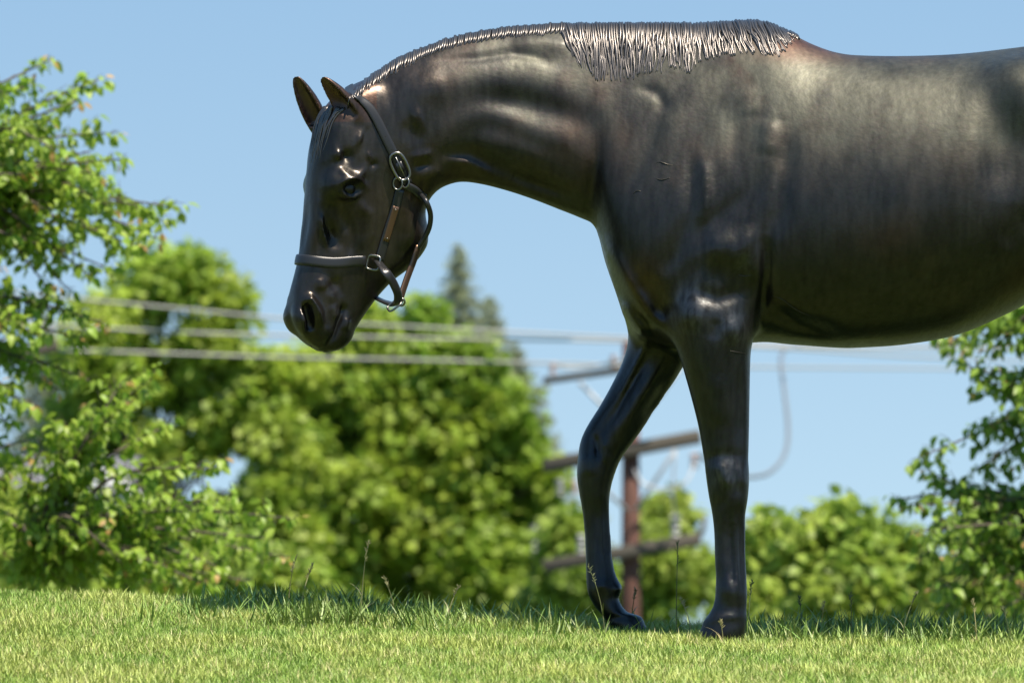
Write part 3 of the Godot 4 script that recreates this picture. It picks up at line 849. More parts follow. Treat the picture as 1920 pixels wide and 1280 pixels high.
func stroke(map: PackedFloat32Array, x0: float, y0: float, n: int, m: int, step: float, pts: Array, r: float, amount: float) -> void:
	var lo: Vector2 = pts[0]
	var hi: Vector2 = pts[0]
	for p: Vector2 in pts:
		lo = lo.min(p); hi = hi.max(p)
	lo -= Vector2(r, r) * 2.3
	hi += Vector2(r, r) * 2.3
	for j in range(maxi(0, int((lo.y - y0) / step)), mini(m - 1, int((hi.y - y0) / step)) + 1):
		for i in range(maxi(0, int((lo.x - x0) / step)), mini(n - 1, int((hi.x - x0) / step)) + 1):
			var q := Vector2(x0 + i * step, y0 + j * step)
			var best := 1e9
			var along := 0.5
			if pts.size() == 1:
				best = q.distance_squared_to(pts[0])
			else:
				for k in pts.size() - 1:
					var on := Geometry2D.get_closest_point_to_segment(q, pts[k], pts[k + 1])
					var dd := q.distance_squared_to(on)
					if dd < best:
						best = dd
						along = (k + on.distance_to(pts[k]) / pts[k].distance_to(pts[k + 1])) / (pts.size() - 1)
			if best < r * r * 5.0:
				var fade := smoothstep(-0.12, 0.3, along) * smoothstep(-0.12, 0.3, 1.0 - along)
				map[j * n + i] += amount * exp(-best / (r * r)) * fade

func prepare_horse() -> void:
	# neck and trunk: slices along x: centre height, half height, half width, narrowing towards the top, sideways bend
	var rows := [
		[-0.4419, 1.3666, 0.0466, 0.03, 0, 0.05], [-0.4275, 1.3486, 0.1004, 0.055, 0, 0.05], [-0.4017, 1.3422, 0.1298, 0.072, 0, 0.05], [-0.373, 1.3336, 0.16, 0.082, 0, 0.048], [-0.3156, 1.3429, 0.1879, 0.088, 0.02, 0.044],
		[-0.2582, 1.3572, 0.2009, 0.09, 0.04, 0.04], [-0.2296, 1.3687, 0.2009, 0.091, 0.06, 0.038], [-0.1865, 1.3931, 0.1923, 0.091, 0.08, 0.033], [-0.1435, 1.4067, 0.1915, 0.092, 0.1, 0.028], [-0.0861, 1.411, 0.2001, 0.094, 0.12, 0.022],
		[-0.0143, 1.4082, 0.2145, 0.1, 0.18, 0.014], [0.0574, 1.4003, 0.2296, 0.107, 0.25, 0.008], [0.1291, 1.3895, 0.2461, 0.115, 0.32, 0.003], [0.1865, 1.3788, 0.2582, 0.123, 0.38, 0], [0.2224, 1.3694, 0.269, 0.13, 0.42, 0],
		[0.2382, 1.3486, 0.2898, 0.138, 0.44, 0], [0.2554, 1.3185, 0.3199, 0.148, 0.46, 0], [0.2783, 1.2812, 0.3572, 0.162, 0.48, 0], [0.307, 1.2439, 0.3945, 0.178, 0.5, 0], [0.3443, 1.2224, 0.4161, 0.192, 0.5, 0],
		[0.4161, 1.208, 0.4304, 0.208, 0.48, 0], [0.4878, 1.203, 0.4354, 0.218, 0.46, 0], [0.5595, 1.2066, 0.4347, 0.228, 0.42, 0], [0.6456, 1.2159, 0.4297, 0.24, 0.38, 0], [0.6887, 1.2138, 0.4261, 0.25, 0.34, 0], [0.7461, 1.2001, 0.4182, 0.262, 0.28, 0],
		[0.8034, 1.1836, 0.406, 0.274, 0.22, 0], [0.8608, 1.1707, 0.3974, 0.286, 0.17, 0], [0.9182, 1.165, 0.3931, 0.297, 0.13, 0], [1.0617, 1.1686, 0.3867, 0.312, 0.08, 0], [1.2052, 1.1851, 0.3759, 0.318, 0.04, 0], [1.3486, 1.2238, 0.3529, 0.308, 0.02, 0],
		[1.4347, 1.2518, 0.3364, 0.3, 0, 0], [1.5638, 1.2783, 0.3199, 0.29, 0, 0], [1.7073, 1.2891, 0.3063, 0.28, 0, 0], [1.8508, 1.2862, 0.2848, 0.25, 0, 0], [1.9656, 1.2769, 0.2439, 0.2, 0, 0], [2.0373, 1.2733, 0.1829, 0.12, 0, 0], [2.066, 1.2805, 0.1184, 0.05, 0, 0],
	]
	torso_0 = rows[0][0]
	torso_t = bake(rows, STEP)
	# limbs: slices by height: centre x, half length, centre z, half width
	var near_fore := [
		[-0.0184, 0.554, 0.0638, 0.15, 0.05], [0, 0.5575, 0.0616, 0.15, 0.053], [0.0354, 0.5667, 0.0567, 0.15, 0.05], [0.0708, 0.578, 0.0453, 0.15, 0.042], [0.1063, 0.583, 0.0418, 0.15, 0.043], [0.1488, 0.583, 0.0404, 0.15, 0.04], [0.2125, 0.5802, 0.0404, 0.15, 0.033], [0.2692, 0.5795, 0.0411, 0.15, 0.034], [0.3188, 0.5766, 0.0439, 0.15, 0.043],
		[0.3542, 0.5759, 0.0503, 0.15, 0.051], [0.4109, 0.5738, 0.0567, 0.15, 0.055], [0.4675, 0.5695, 0.0595, 0.15, 0.053], [0.5525, 0.5632, 0.0673, 0.15, 0.06], [0.6374, 0.5532, 0.0786, 0.152, 0.072], [0.7081, 0.5438, 0.0892, 0.155, 0.083], [0.7788, 0.5359, 0.0998, 0.157, 0.092], [0.8356, 0.5339, 0.1062, 0.155, 0.094], [0.8926, 0.5384, 0.102, 0.15, 0.09], [0.95, 0.5459, 0.0851, 0.14, 0.08], [1.0076, 0.5535, 0.0568, 0.13, 0.06],
	]
	var far_fore := [
		[-0.0087, 0.3239, 0.0479, -0.15, 0.045], [0.0029, 0.321, 0.0508, -0.15, 0.05], [0.0261, 0.3116, 0.053, -0.15, 0.05], [0.0436, 0.3036, 0.0537, -0.15, 0.049], [0.0537, 0.2971, 0.053, -0.15, 0.046], [0.0625, 0.276, 0.0378, -0.15, 0.042], [0.0944, 0.2535, 0.0385, -0.15, 0.04], [0.1133, 0.2506, 0.0443, -0.15, 0.043], [0.1336, 0.2506, 0.0472, -0.15, 0.042], [0.1598, 0.2433, 0.0414, -0.15, 0.038], [0.2034, 0.2375, 0.037, -0.15, 0.034], [0.276, 0.2332, 0.0356, -0.15, 0.033], [0.3341, 0.2288, 0.037, -0.15, 0.036],
		[0.385, 0.2252, 0.0421, -0.15, 0.046], [0.4285, 0.2273, 0.0501, -0.15, 0.052], [0.4794, 0.239, 0.0588, -0.15, 0.054], [0.5259, 0.2586, 0.0726, -0.15, 0.054], [0.5665, 0.2818, 0.0784, -0.15, 0.056], [0.6246, 0.321, 0.0813, -0.15, 0.062], [0.69, 0.3595, 0.0835, -0.15, 0.07], [0.7553, 0.3922, 0.0871, -0.148, 0.078], [0.8248, 0.4167, 0.0944, -0.145, 0.085], [0.8995, 0.4389, 0.0979, -0.135, 0.085], [0.9709, 0.4637, 0.0869, -0.12, 0.07],
	]
	var near_hind := [
		[-0.0213, 1.8327, 0.0674, 0.14, 0.055], [0.0071, 1.8391, 0.0638, 0.14, 0.055], [0.0567, 1.8554, 0.0518, 0.14, 0.048], [0.1347, 1.8817, 0.0496, 0.14, 0.045], [0.2127, 1.8795, 0.0418, 0.14, 0.036], [0.3261, 1.8817, 0.044, 0.14, 0.04], [0.4396, 1.8859, 0.0539, 0.14, 0.05], [0.5105, 1.888, 0.0759, 0.14, 0.055], [0.5814, 1.8668, 0.0872, 0.14, 0.05], [0.6662, 1.8157, 0.1006, 0.145, 0.06], [0.7651, 1.7568, 0.1417, 0.15, 0.085], [0.8926, 1.7108, 0.2019, 0.15, 0.12], [1.0068, 1.7016, 0.2411, 0.14, 0.14], [1.1221, 1.7187, 0.2557, 0.12, 0.13], [1.2246, 1.7515, 0.2136, 0.09, 0.12], [1.3133, 1.7702, 0.157, 0.06, 0.1], [1.387, 1.7803, 0.0929, 0.04, 0.05],
	]
	var far_hind := []
	for r in near_hind:
		var s: float = clampf((1.0 - r[0]) / 1.0, 0.0, 1.0)
		far_hind.append([r[0], r[1] + 0.33 * s, r[2], -r[3], r[4]])
	var tail := [[0.6169, 2.1162, 0.0215, 0, 0.02], [0.703, 2.1198, 0.0466, 0, 0.04], [0.99, 2.122, 0.056, 0, 0.05], [1.2769, 2.0983, 0.0466, 0, 0.04], [1.3989, 2.0588, 0.0359, 0, 0.035], [1.4491, 2.0158, 0.0359, 0, 0.03]]
	for rr in [near_fore, far_fore, near_hind, far_hind, tail]:
		leg_t.append([bake(rr, STEP), rr[0][0], rr.size()])
	# the head: slices along it: front, back, half width, narrowing towards the front
	head_t = bake([
		[-0.06, 0.0, -0.03, 0.02, 0.0], [-0.04, 0.035, -0.06, 0.05, 0.0], [0.0, 0.085, -0.11, 0.07, 0.02], [0.05, 0.116, -0.14, 0.08, 0.04], [0.09, 0.128, -0.15, 0.086, 0.04], [0.16, 0.13, -0.17, 0.094, 0.06],
		[0.234, 0.126, -0.2, 0.093, 0.12], [0.3, 0.116, -0.233, 0.088, 0.2], [0.34, 0.108, -0.241, 0.083, 0.22], [0.4, 0.104, -0.213, 0.074, 0.22], [0.454, 0.105, -0.165, 0.066, 0.16], [0.5, 0.107, -0.135, 0.060, 0.08],
		[0.542, 0.109, -0.114, 0.058, 0.0], [0.6, 0.102, -0.088, 0.058, -0.05], [0.63, 0.086, -0.082, 0.055, 0.0], [0.655, 0.062, -0.068, 0.046, 0.0], [0.672, 0.03, -0.045, 0.032, 0.0], [0.682, 0.0, -0.02, 0.01, 0.0],
	], STEP)
	relief.resize(RN * RM)
	face_relief.resize(FN * FM)
	for s in body_strokes():
		stroke(relief, RX, RY, RN, RM, RSTEP, s[0], s[1], s[2])
	for s in face_strokes():
		stroke(face_relief, FX, FY, FN, FM, FSTEP, s[0], s[1], s[2])

func body_strokes() -> Array:
	return [
		# neck
		[[Vector2(-0.1992, 1.5309), Vector2(-0.0896, 1.538), Vector2(-0.0043, 1.5537), Vector2(0.0583, 1.5451), Vector2(0.1138, 1.528)], 0.014, -0.0055],
		[[Vector2(0, 1.5888), Vector2(0.0857, 1.5888), Vector2(0.1714, 1.5688)], 0.025, 0.005],
		[[Vector2(-0.2846, 1.4299), Vector2(-0.2276, 1.4541), Vector2(-0.1636, 1.4654)], 0.05, 0.006],
		[[Vector2(-0.3201, 1.4157), Vector2(-0.2276, 1.4583), Vector2(-0.0854, 1.4825), Vector2(0.0569, 1.4825), Vector2(0.185, 1.4583)], 0.05, 0.009],
		[[Vector2(-0.0996, 1.4285), Vector2(-0.0285, 1.4256), Vector2(0.037, 1.4157), Vector2(0.1423, 1.3886), Vector2(0.2319, 1.3516)], 0.034, -0.012],
		[[Vector2(-0.2035, 1.3274), Vector2(-0.1309, 1.3701), Vector2(-0.0683, 1.3886), Vector2(-0.0213, 1.3772), Vector2(0.0583, 1.3374), Vector2(0.1423, 1.3118), Vector2(0.1978, 1.272)], 0.03, 0.0065],
		[[Vector2(-0.1138, 1.326), Vector2(0, 1.3018), Vector2(0.1138, 1.2591)], 0.03, 0.007],
		[[Vector2(-0.2063, 1.2805), Vector2(-0.111, 1.2876), Vector2(-0.047, 1.2535), Vector2(0.037, 1.2193), Vector2(0.1224, 1.1894), Vector2(0.185, 1.1553)], 0.018, -0.009],
		[[Vector2(-0.1736, 1.2691), Vector2(-0.1067, 1.2577), Vector2(-0.0427, 1.2264)], 0.012, 0.005],
		[[Vector2(-0.2376, 1.3843), Vector2(-0.2703, 1.373)], 0.028, 0.01],
		[[Vector2(-0.2959, 1.363), Vector2(-0.2632, 1.3303), Vector2(-0.2276, 1.3203)], 0.022, -0.004],
		[[Vector2(-0.2703, 1.2705), Vector2(-0.2077, 1.2833)], 0.009, 0.005],
		[[Vector2(-0.2618, 1.2463), Vector2(-0.2163, 1.2549)], 0.008, -0.006],
		[[Vector2(-0.2561, 1.2165), Vector2(-0.185, 1.2378)], 0.015, 0.004],
		[[Vector2(0.2344, 1.3565), Vector2(0.2273, 1.2641), Vector2(0.2131, 1.1931), Vector2(0.2159, 1.1335)], 0.022, -0.010],
		# shoulder
		[[Vector2(0.3329, 1.4593), Vector2(0.3854, 1.4423), Vector2(0.4024, 1.414), Vector2(0.3939, 1.3828)], 0.015, -0.006],
		[[Vector2(0.5313, 1.5089), Vector2(0.4605, 1.4026), Vector2(0.3896, 1.2822)], 0.035, 0.007],
		[[Vector2(0.3967, 1.3814), Vector2(0.3471, 1.2609), Vector2(0.3046, 1.1688)], 0.025, -0.007],
		[[Vector2(0.6812, 1.3637), Vector2(0.6783, 1.3171), Vector2(0.6699, 1.2648)], 0.03, 0.010],
		[[Vector2(0.6854, 1.2436), Vector2(0.6246, 1.1588), Vector2(0.5398, 1.0952), Vector2(0.4551, 1.0104)], 0.028, -0.009],
		[[Vector2(0.4777, 1.2719), Vector2(0.4706, 1.173), Vector2(0.4678, 1.074)], 0.013, -0.006],
		[[Vector2(0.5059, 1.2719), Vector2(0.513, 1.173), Vector2(0.5116, 1.074)], 0.014, 0.006],
		[[Vector2(0.6077, 1.4556), Vector2(0.6289, 1.3708)], 0.04, 0.006],
		[[Vector2(0.7266, 1.3262), Vector2(0.7223, 1.2274), Vector2(0.7054, 1.1145), Vector2(0.68, 1.044)], 0.028, -0.011],
		[[Vector2(0.6687, 1.0581), Vector2(0.673, 0.9876), Vector2(0.6687, 0.917), Vector2(0.6574, 0.8324)], 0.017, -0.012],
		[[Vector2(0.5502, 1.3967), Vector2(0.5361, 1.2133)], 0.035, 0.003],
		[[Vector2(0.5996, 1.3755), Vector2(0.5813, 1.2274)], 0.02, -0.003],
		[[Vector2(0.5149, 1.2556), Vector2(0.5051, 1.1145)], 0.018, 0.004],
		[[Vector2(0.4797, 1.1145), Vector2(0.395, 0.9452)], 0.03, -0.008],
		[[Vector2(0.5008, 1.0158), Vector2(0.5643, 1.0158), Vector2(0.6208, 0.9876)], 0.05, 0.019],
		[[Vector2(0.6208, 1.0863), Vector2(0.6419, 0.917)], 0.025, 0.008],
		[[Vector2(0.4797, 0.91), Vector2(0.5432, 0.8818), Vector2(0.6137, 0.91)], 0.022, -0.008],
		[[Vector2(0.4769, 0.8437)], 0.038, 0.011],
		[[Vector2(0.5869, 0.8013)], 0.034, 0.011],
		[[Vector2(0.5291, 0.7759), Vector2(0.5432, 0.8324)], 0.016, -0.006],
		# breast
		[[Vector2(0.238, 1.0697), Vector2(0.2621, 1.013), Vector2(0.3089, 0.9351), Vector2(0.3684, 0.8472), Vector2(0.4279, 0.7849)], 0.02, 0.010],
		[[Vector2(0.2954, 0.8948), Vector2(0.3295, 0.8352), Vector2(0.3636, 0.7926)], 0.014, 0.009],
		[[Vector2(0.2725, 0.9508), Vector2(0.3207, 0.8714), Vector2(0.3775, 0.8061)], 0.014, -0.005],
		[[Vector2(0.34, 0.9492), Vector2(0.4109, 0.8359)], 0.028, -0.006],
		# trunk
		[[Vector2(0.6831, 0.8732), Vector2(0.7605, 0.831), Vector2(0.8732, 0.8)], 0.02, -0.008],
		[[Vector2(1.3242, 1.2471)], 0.12, -0.014],
		[[Vector2(1.2135, 1.4713), Vector2(1.2079, 1.3032), Vector2(1.1841, 1.135)], 0.045, 0.004],
		[[Vector2(1.2863, 1.4573), Vector2(1.2891, 1.3032), Vector2(1.2779, 1.135)], 0.055, -0.016],
		[[Vector2(1.2891, 1.0229), Vector2(1.3662, 1.114)], 0.03, -0.007],
		# wrinkles cast in the hide
		# near foreleg
		[[Vector2(0.5432, 0.4585), Vector2(0.5615, 0.4232), Vector2(0.5756, 0.3837)], 0.015, 0.009],
		[[Vector2(0.6038, 0.4515), Vector2(0.6095, 0.388)], 0.012, 0.005],
		[[Vector2(0.5432, 0.6913), Vector2(0.553, 0.5502)], 0.03, 0.006],
		[[Vector2(0.5996, 0.7054), Vector2(0.601, 0.4938)], 0.012, -0.005],
		[[Vector2(0.5756, 0.3315), Vector2(0.5813, 0.2116), Vector2(0.5869, 0.1129)], 0.0065, -0.007],
		[[Vector2(0.6024, 0.3315), Vector2(0.6052, 0.2116), Vector2(0.6081, 0.1199)], 0.006, -0.006],
		[[Vector2(0.5911, 0.3245), Vector2(0.594, 0.2116), Vector2(0.5982, 0.127)], 0.006, 0.004],
		[[Vector2(0.5291, 0.3456), Vector2(0.5714, 0.3527), Vector2(0.6208, 0.3456)], 0.016, -0.003],
		[[Vector2(0.5164, 0.4627), Vector2(0.5643, 0.4769), Vector2(0.6208, 0.4684)], 0.014, -0.004],
		[[Vector2(0.5502, 0.1298), Vector2(0.6066, 0.1213)], 0.022, 0.004],
		[[Vector2(0.553, 0.3245), Vector2(0.5559, 0.1552)], 0.012, 0.003],
		[[Vector2(0.5925, 0.3527)], 0.018, 0.006],
		[[Vector2(0.5813, 0.11)], 0.026, 0.004],
		[[Vector2(0.5051, 0.031), Vector2(0.5502, 0.0451), Vector2(0.6151, 0.0508)], 0.009, 0.004],
		[[Vector2(0.4994, 0.0169), Vector2(0.5502, 0.031), Vector2(0.6151, 0.0353)], 0.008, -0.002],
		# far foreleg
		[[Vector2(0.3689, 0.7957), Vector2(0.311, 0.6799), Vector2(0.2532, 0.5642)], 0.008, 0.0078],
		[[Vector2(0.4051, 0.7378), Vector2(0.3327, 0.6221), Vector2(0.2749, 0.5208)], 0.018, 0.0124],
		[[Vector2(0.3689, 0.7595), Vector2(0.2966, 0.6365), Vector2(0.243, 0.5468)], 0.01, -0.0093],
		[[Vector2(0.4268, 0.6944), Vector2(0.3544, 0.5859)], 0.014, -0.0078],
		[[Vector2(0.2286, 0.5425), Vector2(0.2344, 0.4774)], 0.008, -0.0109],
		[[Vector2(0.2517, 0.5353), Vector2(0.2546, 0.4629)], 0.006, 0.0062],
		[[Vector2(0.1996, 0.4919), Vector2(0.2098, 0.4268)], 0.018, 0.0078],
		[[Vector2(0.2315, 0.3617), Vector2(0.2373, 0.2025)], 0.006, -0.0062],
		[[Vector2(0.2517, 0.3617), Vector2(0.2575, 0.2025)], 0.005, -0.0062],
		[[Vector2(0.243, 0.1331)], 0.016, 0.0078],
		[[Vector2(0.2893, 0.1244)], 0.01, 0.0093],
		[[Vector2(0.2459, 0.0434), Vector2(0.2893, 0.0463), Vector2(0.34, 0.0434)], 0.005, -0.0062],
	]

func face_strokes() -> Array:
	return [
		[[Vector2(0.3263, 0.0965), Vector2(0.3665, 0.0828), Vector2(0.4124, 0.0551)], 0.006, 0.0095],
		[[Vector2(0.3416, 0.0676), Vector2(0.3926, 0.0371)], 0.012, -0.0081],
		[[Vector2(0.354, 0.0585), Vector2(0.4132, 0.0325)], 0.018, -0.0068],
		[[Vector2(0.2716, 0.019), Vector2(0.3023, -0.0248), Vector2(0.3569, -0.0402), Vector2(0.4151, -0.0386)], 0.016, 0.008],
		[[Vector2(0.3128, 0.0356), Vector2(0.3632, 0.0019), Vector2(0.4259, -0.0088)], 0.015, -0.007],
		[[Vector2(0.3004, 0.0575), Vector2(0.3008, 0.0334)], 0.012, 0.004],
		[[Vector2(0.0972, 0.1026), Vector2(0.3263, 0.0965), Vector2(0.4409, 0.0935)], 0.014, 0.006],
		[[Vector2(0.1844, 0.1057), Vector2(0.2968, 0.0935)], 0.016, -0.005],
		[[Vector2(0.2861, -0.0196), Vector2(0.3689, -0.038), Vector2(0.4275, -0.0349)], 0.012, -0.0054],
		[[Vector2(0.197, 0.0853), Vector2(0.2131, 0.0673), Vector2(0.2152, 0.0444), Vector2(0.2028, 0.0215), Vector2(0.1807, 0.0135)], 0.011, 0.0095],
		[[Vector2(0.1654, 0.0667)], 0.015, -0.012],
		[[Vector2(0.1094, 0.0551), Vector2(0.1134, 0.035)], 0.024, 0.009],
		[[Vector2(0.1408, 0.016), Vector2(0.1587, 0.0056)], 0.005, 0.0068],
		[[Vector2(0.1773, -0.0018), Vector2(0.1621, -0.0177)], 0.007, -0.0081],
		[[Vector2(0.2639, 0.0752), Vector2(0.2736, 0.0539), Vector2(0.2695, 0.0291), Vector2(0.2482, 0.005)], 0.006, 0.0068],
		[[Vector2(0.2461, 0.0856), Vector2(0.2296, 0.0701), Vector2(0.22, 0.0466), Vector2(0.22, 0.0209), Vector2(0.2344, -0.0048)], 0.007, 0.011],
		[[Vector2(0.1538, 0.0981), Vector2(0.1795, 0.0844)], 0.012, 0.0081],
		[[Vector2(0.493, 0.0645), Vector2(0.5255, 0.0477)], 0.016, 0.0068],
		[[Vector2(0.5668, 0.0978), Vector2(0.5546, 0.0813), Vector2(0.5728, 0.0581), Vector2(0.6111, 0.0336)], 0.012, 0.0054],
		[[Vector2(0.5606, 0.0959), Vector2(0.5512, 0.0788), Vector2(0.5756, 0.0574), Vector2(0.6167, 0.0323)], 0.009, 0.011],
		[[Vector2(0.5943, 0.0981), Vector2(0.6345, 0.0828), Vector2(0.6548, 0.0623)], 0.008, 0.0081],
		[[Vector2(0.5442, 0.0323), Vector2(0.5137, -0.0091)], 0.015, 0.0054],
		[[Vector2(0.5548, 0.0139), Vector2(0.5938, -0.0075)], 0.012, 0.0054],
		[[Vector2(0.5553, -0.0248), Vector2(0.5977, -0.0165), Vector2(0.6332, -0.0131), Vector2(0.6766, -0.0002)], 0.007, -0.014],
		[[Vector2(0.5618, -0.0214)], 0.01, -0.0095],
		[[Vector2(0.5797, -0.0399), Vector2(0.616, -0.0399)], 0.012, 0.0081],
		[[Vector2(0.6128, 0.0139), Vector2(0.6563, 0.0139)], 0.014, 0.0054],
		[[Vector2(0.4848, 0.0263), Vector2(0.5352, -0.009)], 0.016, -0.0068],
		[[Vector2(0.2282, -0.0843), Vector2(0.275, -0.1354), Vector2(0.3271, -0.1633), Vector2(0.3755, -0.1416)], 0.03, 0.0068],
	]

func sample(map: PackedFloat32Array, n: int, m: int, fx: float, fy: float) -> float:
	if fx < 0.0 or fy < 0.0 or fx >= n - 1 or fy >= m - 1: return 0.0
	var i := int(fx)
	var j := int(fy)
	fx -= i
	fy -= j
	var a := j * n + i
	return lerpf(lerpf(map[a], map[a + 1], fx), lerpf(map[a + n], map[a + n + 1], fx), fy)

func torso(p: Vector3) -> float:
	var s := (p.x - torso_0) / STEP
	var over := 0.0
	var last := torso_t.size() / 5 - 1.001
	if s < 0.0:
		over = -s * STEP; s = 0.0
	elif s > last:
		over = (s - last) * STEP; s = last
	var i := int(s)
	var f := s - i
	i *= 5
	var h := lerpf(torso_t[i + 1], torso_t[i + 6], f)
	var t := (p.y - lerpf(torso_t[i], torso_t[i + 5], f)) / h
	var w := lerpf(torso_t[i + 2], torso_t[i + 7], f)
	var sd := (p.z - lerpf(torso_t[i + 4], torso_t[i + 9], f)) / (w * (1.0 - lerpf(torso_t[i + 3], torso_t[i + 8], f) * clampf(t, -1.1, 1.1)))
	var d := (sqrt(t * t + sd * sd) - 1.0) * minf(h, w)
	if over > 0.0: return sqrt(maxf(d, 0.0) ** 2 + over * over)
	return d

func limb(p: Vector3, l: Array) -> float:
	var tab: PackedFloat32Array = l[0]
	var s: float = (p.y - l[1]) / STEP
	var over := 0.0
	var last := tab.size() / 4 - 1.001
	if s < 0.0:
		over = -s * STEP; s = 0.0
	elif s > last:
		over = (s - last) * STEP; s = last
	var i := int(s)
	var f := s - i
	i *= 4
	var slope := (tab[i + 4] - tab[i]) / STEP
	var rx := lerpf(tab[i + 1], tab[i + 5], f)
	var rz := lerpf(tab[i + 3], tab[i + 7], f)
	var a := (p.x - lerpf(tab[i], tab[i + 4], f)) / rx
	var b := (p.z - lerpf(tab[i + 2], tab[i + 6], f)) / rz
	var d := (sqrt(a * a + b * b) - 1.0) * minf(rx, rz) / sqrt(1.0 + minf(slope * slope, 2.0))
	if over > 0.0: return sqrt(maxf(d, 0.0) ** 2 + over * over)
	return d

func smin(a: float, b: float, k: float) -> float:
	var h := k - absf(a - b)
	return minf(a, b) - (h * h * 0.25 / k if h > 0.0 else 0.0)

func ball(q: Vector3, c: Vector3, r: float) -> float:
	return q.distance_to(c) - r

func ear(p: Vector3, base: Vector3, tip: Vector3, open: Vector3) -> float:
	var a := tip - base
	var len := a.length()
	a /= len
	var q := p - base
	var h := q.dot(a) / len
	var o := (open - a * open.dot(a)).normalized()
	var s := a.cross(o)
	var hc := clampf(h, -0.12, 1.0)
	# leaf outline: narrow foot, wide a third of the way up, pointed
	var r := 0.034 * sqrt(maxf(0.0, (1.0 - hc))) * (0.72 + 1.15 * hc - 0.75 * hc * hc) + 0.003
	var bend := 0.012 * hc * hc
	var qo := q.dot(o) - bend * 1.0
	var qs := q.dot(s)
	var ax := (h - hc) * len
	var d := (sqrt((qo / 0.8) ** 2 + qs * qs) - r)
	if ax != 0.0: d = sqrt(maxf(d, 0.0) ** 2 + ax * ax)
	var dug := sqrt(((qo - r * 0.62) / 0.85) ** 2 + qs * qs) - r * 0.78
	if hc < 0.12: dug += (0.12 - hc) * 0.25
	return maxf(d, -dug)

const NA := Vector3(0.5811, 0.0834, 0.056)
const NB := Vector3(0.6266, 0.0590, 0.056)
const EYE := Vector3(0.2485, 0.0450, 0.093)
const HIP := Vector3(1.3626, 1.4049, 0.19)
const EARS := [[Vector3(-0.4087, 1.3652, 0.13), Vector3(-0.5009, 1.4843, 0.165), Vector3(-0.62, 0.0, 0.78)], [Vector3(-0.5163, 1.3624, 0.005), Vector3(-0.5796, 1.5013, 0.03), Vector3(-0.35, 0.0, 0.94)]]

func head(p: Vector3) -> float:
	var q := p - HO
	var u := q.dot(HL)
	var v := q.dot(HF)
	var w := absf(q.dot(HS))
	var far := Vector3(u - 0.32, v + 0.05, w).length()
	if far > 0.58: return far - 0.44
	var s := (u + 0.06) / STEP
	var over := 0.0
	var last := head_t.size() / 4 - 1.001
	if s < 0.0:
		over = -s * STEP; s = 0.0
	elif s > last:
		over = (s - last) * STEP; s = last
	var i := int(s)
	var f := s - i
	i *= 4
	var vf := lerpf(head_t[i], head_t[i + 4], f)
	var vb := lerpf(head_t[i + 1], head_t[i + 5], f)
	var b := lerpf(head_t[i + 2], head_t[i + 6], f)
	var h := (vf - vb) * 0.5
	var t := (v - (vf + vb) * 0.5) / h
	var sw := w / (b * (1.0 - lerpf(head_t[i + 3], head_t[i + 7], f) * clampf(t, -1.1, 1.1)))
	var d := (pow(pow(absf(t), 2.9) + pow(sw, 2.9), 0.34483) - 1.0) * minf(h, b)
	if over > 0.0: d = sqrt(maxf(d, 0.0) ** 2 + over * over)
	if d < 0.09:
		var q2 := Vector3(u, v, w)
		d = smin(d, ball(q2, Vector3(0.245, 0.066, 0.068), 0.037), 0.03)
		d = smin(d, ball(q2, Vector3(0.598, 0.066, 0.034), 0.029), 0.025)
		var nn := NB - NA
		var on := NA + nn * clampf((q2 - NA).dot(nn) / nn.length_squared(), 0.0, 1.0)
		var hole := Vector3((q2.x - on.x), (q2.y - on.y), (q2.z - on.z) * 0.6).length() - 0.0108
		d -= sample(face_relief, FN, FM, (u - FX) / FSTEP, (v - FY) / FSTEP) * clampf((w - 0.008) / 0.025, 0.0, 1.0)
		d = -smin(-d, hole, 0.008)
		var lid := (Vector3((u - EYE.x - 0.12 * (v - EYE.y)) / 0.0105, (v - EYE.y) / 0.021, (w - 0.103) / 0.026).length() - 1.0) * 0.0105
		d = -smin(-d, lid, 0.005)
	for e in EARS:
		d = smin(d, ear(p, e[0], e[1], e[2]), 0.016)
	return d

func field(p: Vector3) -> float:
	var d := torso(p)
	if p.y < 1.15 or (p.x > 1.2 and p.y < 1.55):
		if p.x < 0.75:
			d = smin(d, smin(limb(p, leg_t[0]), limb(p, leg_t[1]), 0.03), 0.05)
		else:
			d = smin(d, smin(limb(p, leg_t[2]), limb(p, leg_t[3]), 0.02), 0.07)
	if p.x > 1.1: d = smin(d, ball(Vector3(p.x, p.y, absf(p.z)), HIP, 0.105), 0.09)
	if p.x > 1.7: d = smin(d, limb(p, leg_t[4]), 0.03)
	if d < 0.07:
		d -= sample(relief, RN, RM, (p.x - RX) / RSTEP, (p.y - RY) / RSTEP) * clampf(absf(p.z - (0.03 if p.x < 0.0 and p.y > 0.9 else 0.0)) / 0.06, 0.0, 1.0)
	if p.x < -0.05 and p.y > 0.6:
		d = smin(d, head(p), 0.03)
	return d

func outward(p: Vector3) -> Vector3:
	var e := 0.004
	return Vector3(field(p + Vector3(e, 0, 0)) - field(p - Vector3(e, 0, 0)), field(p + Vector3(0, e, 0)) - field(p - Vector3(0, e, 0)), field(p + Vector3(0, 0, e)) - field(p - Vector3(0, 0, e))).normalized()

func fall_on(p: Vector3, dir: Vector3, reach: float) -> Vector3:
	# walks from p until it meets the skin
	var went := 0.0
	while went < reach:
		var d := field(p)
		if d < 0.0005: break
		var s := clampf(d * 0.6, 0.0007, 0.03)
		p += dir * s
		went += s
	return p

# ---- surface nets over a grid that is fine where the detail is

var gx: PackedFloat32Array
var gy: PackedFloat32Array
var gz: PackedFloat32Array
var slabs: Array = []
const SLAB := 14

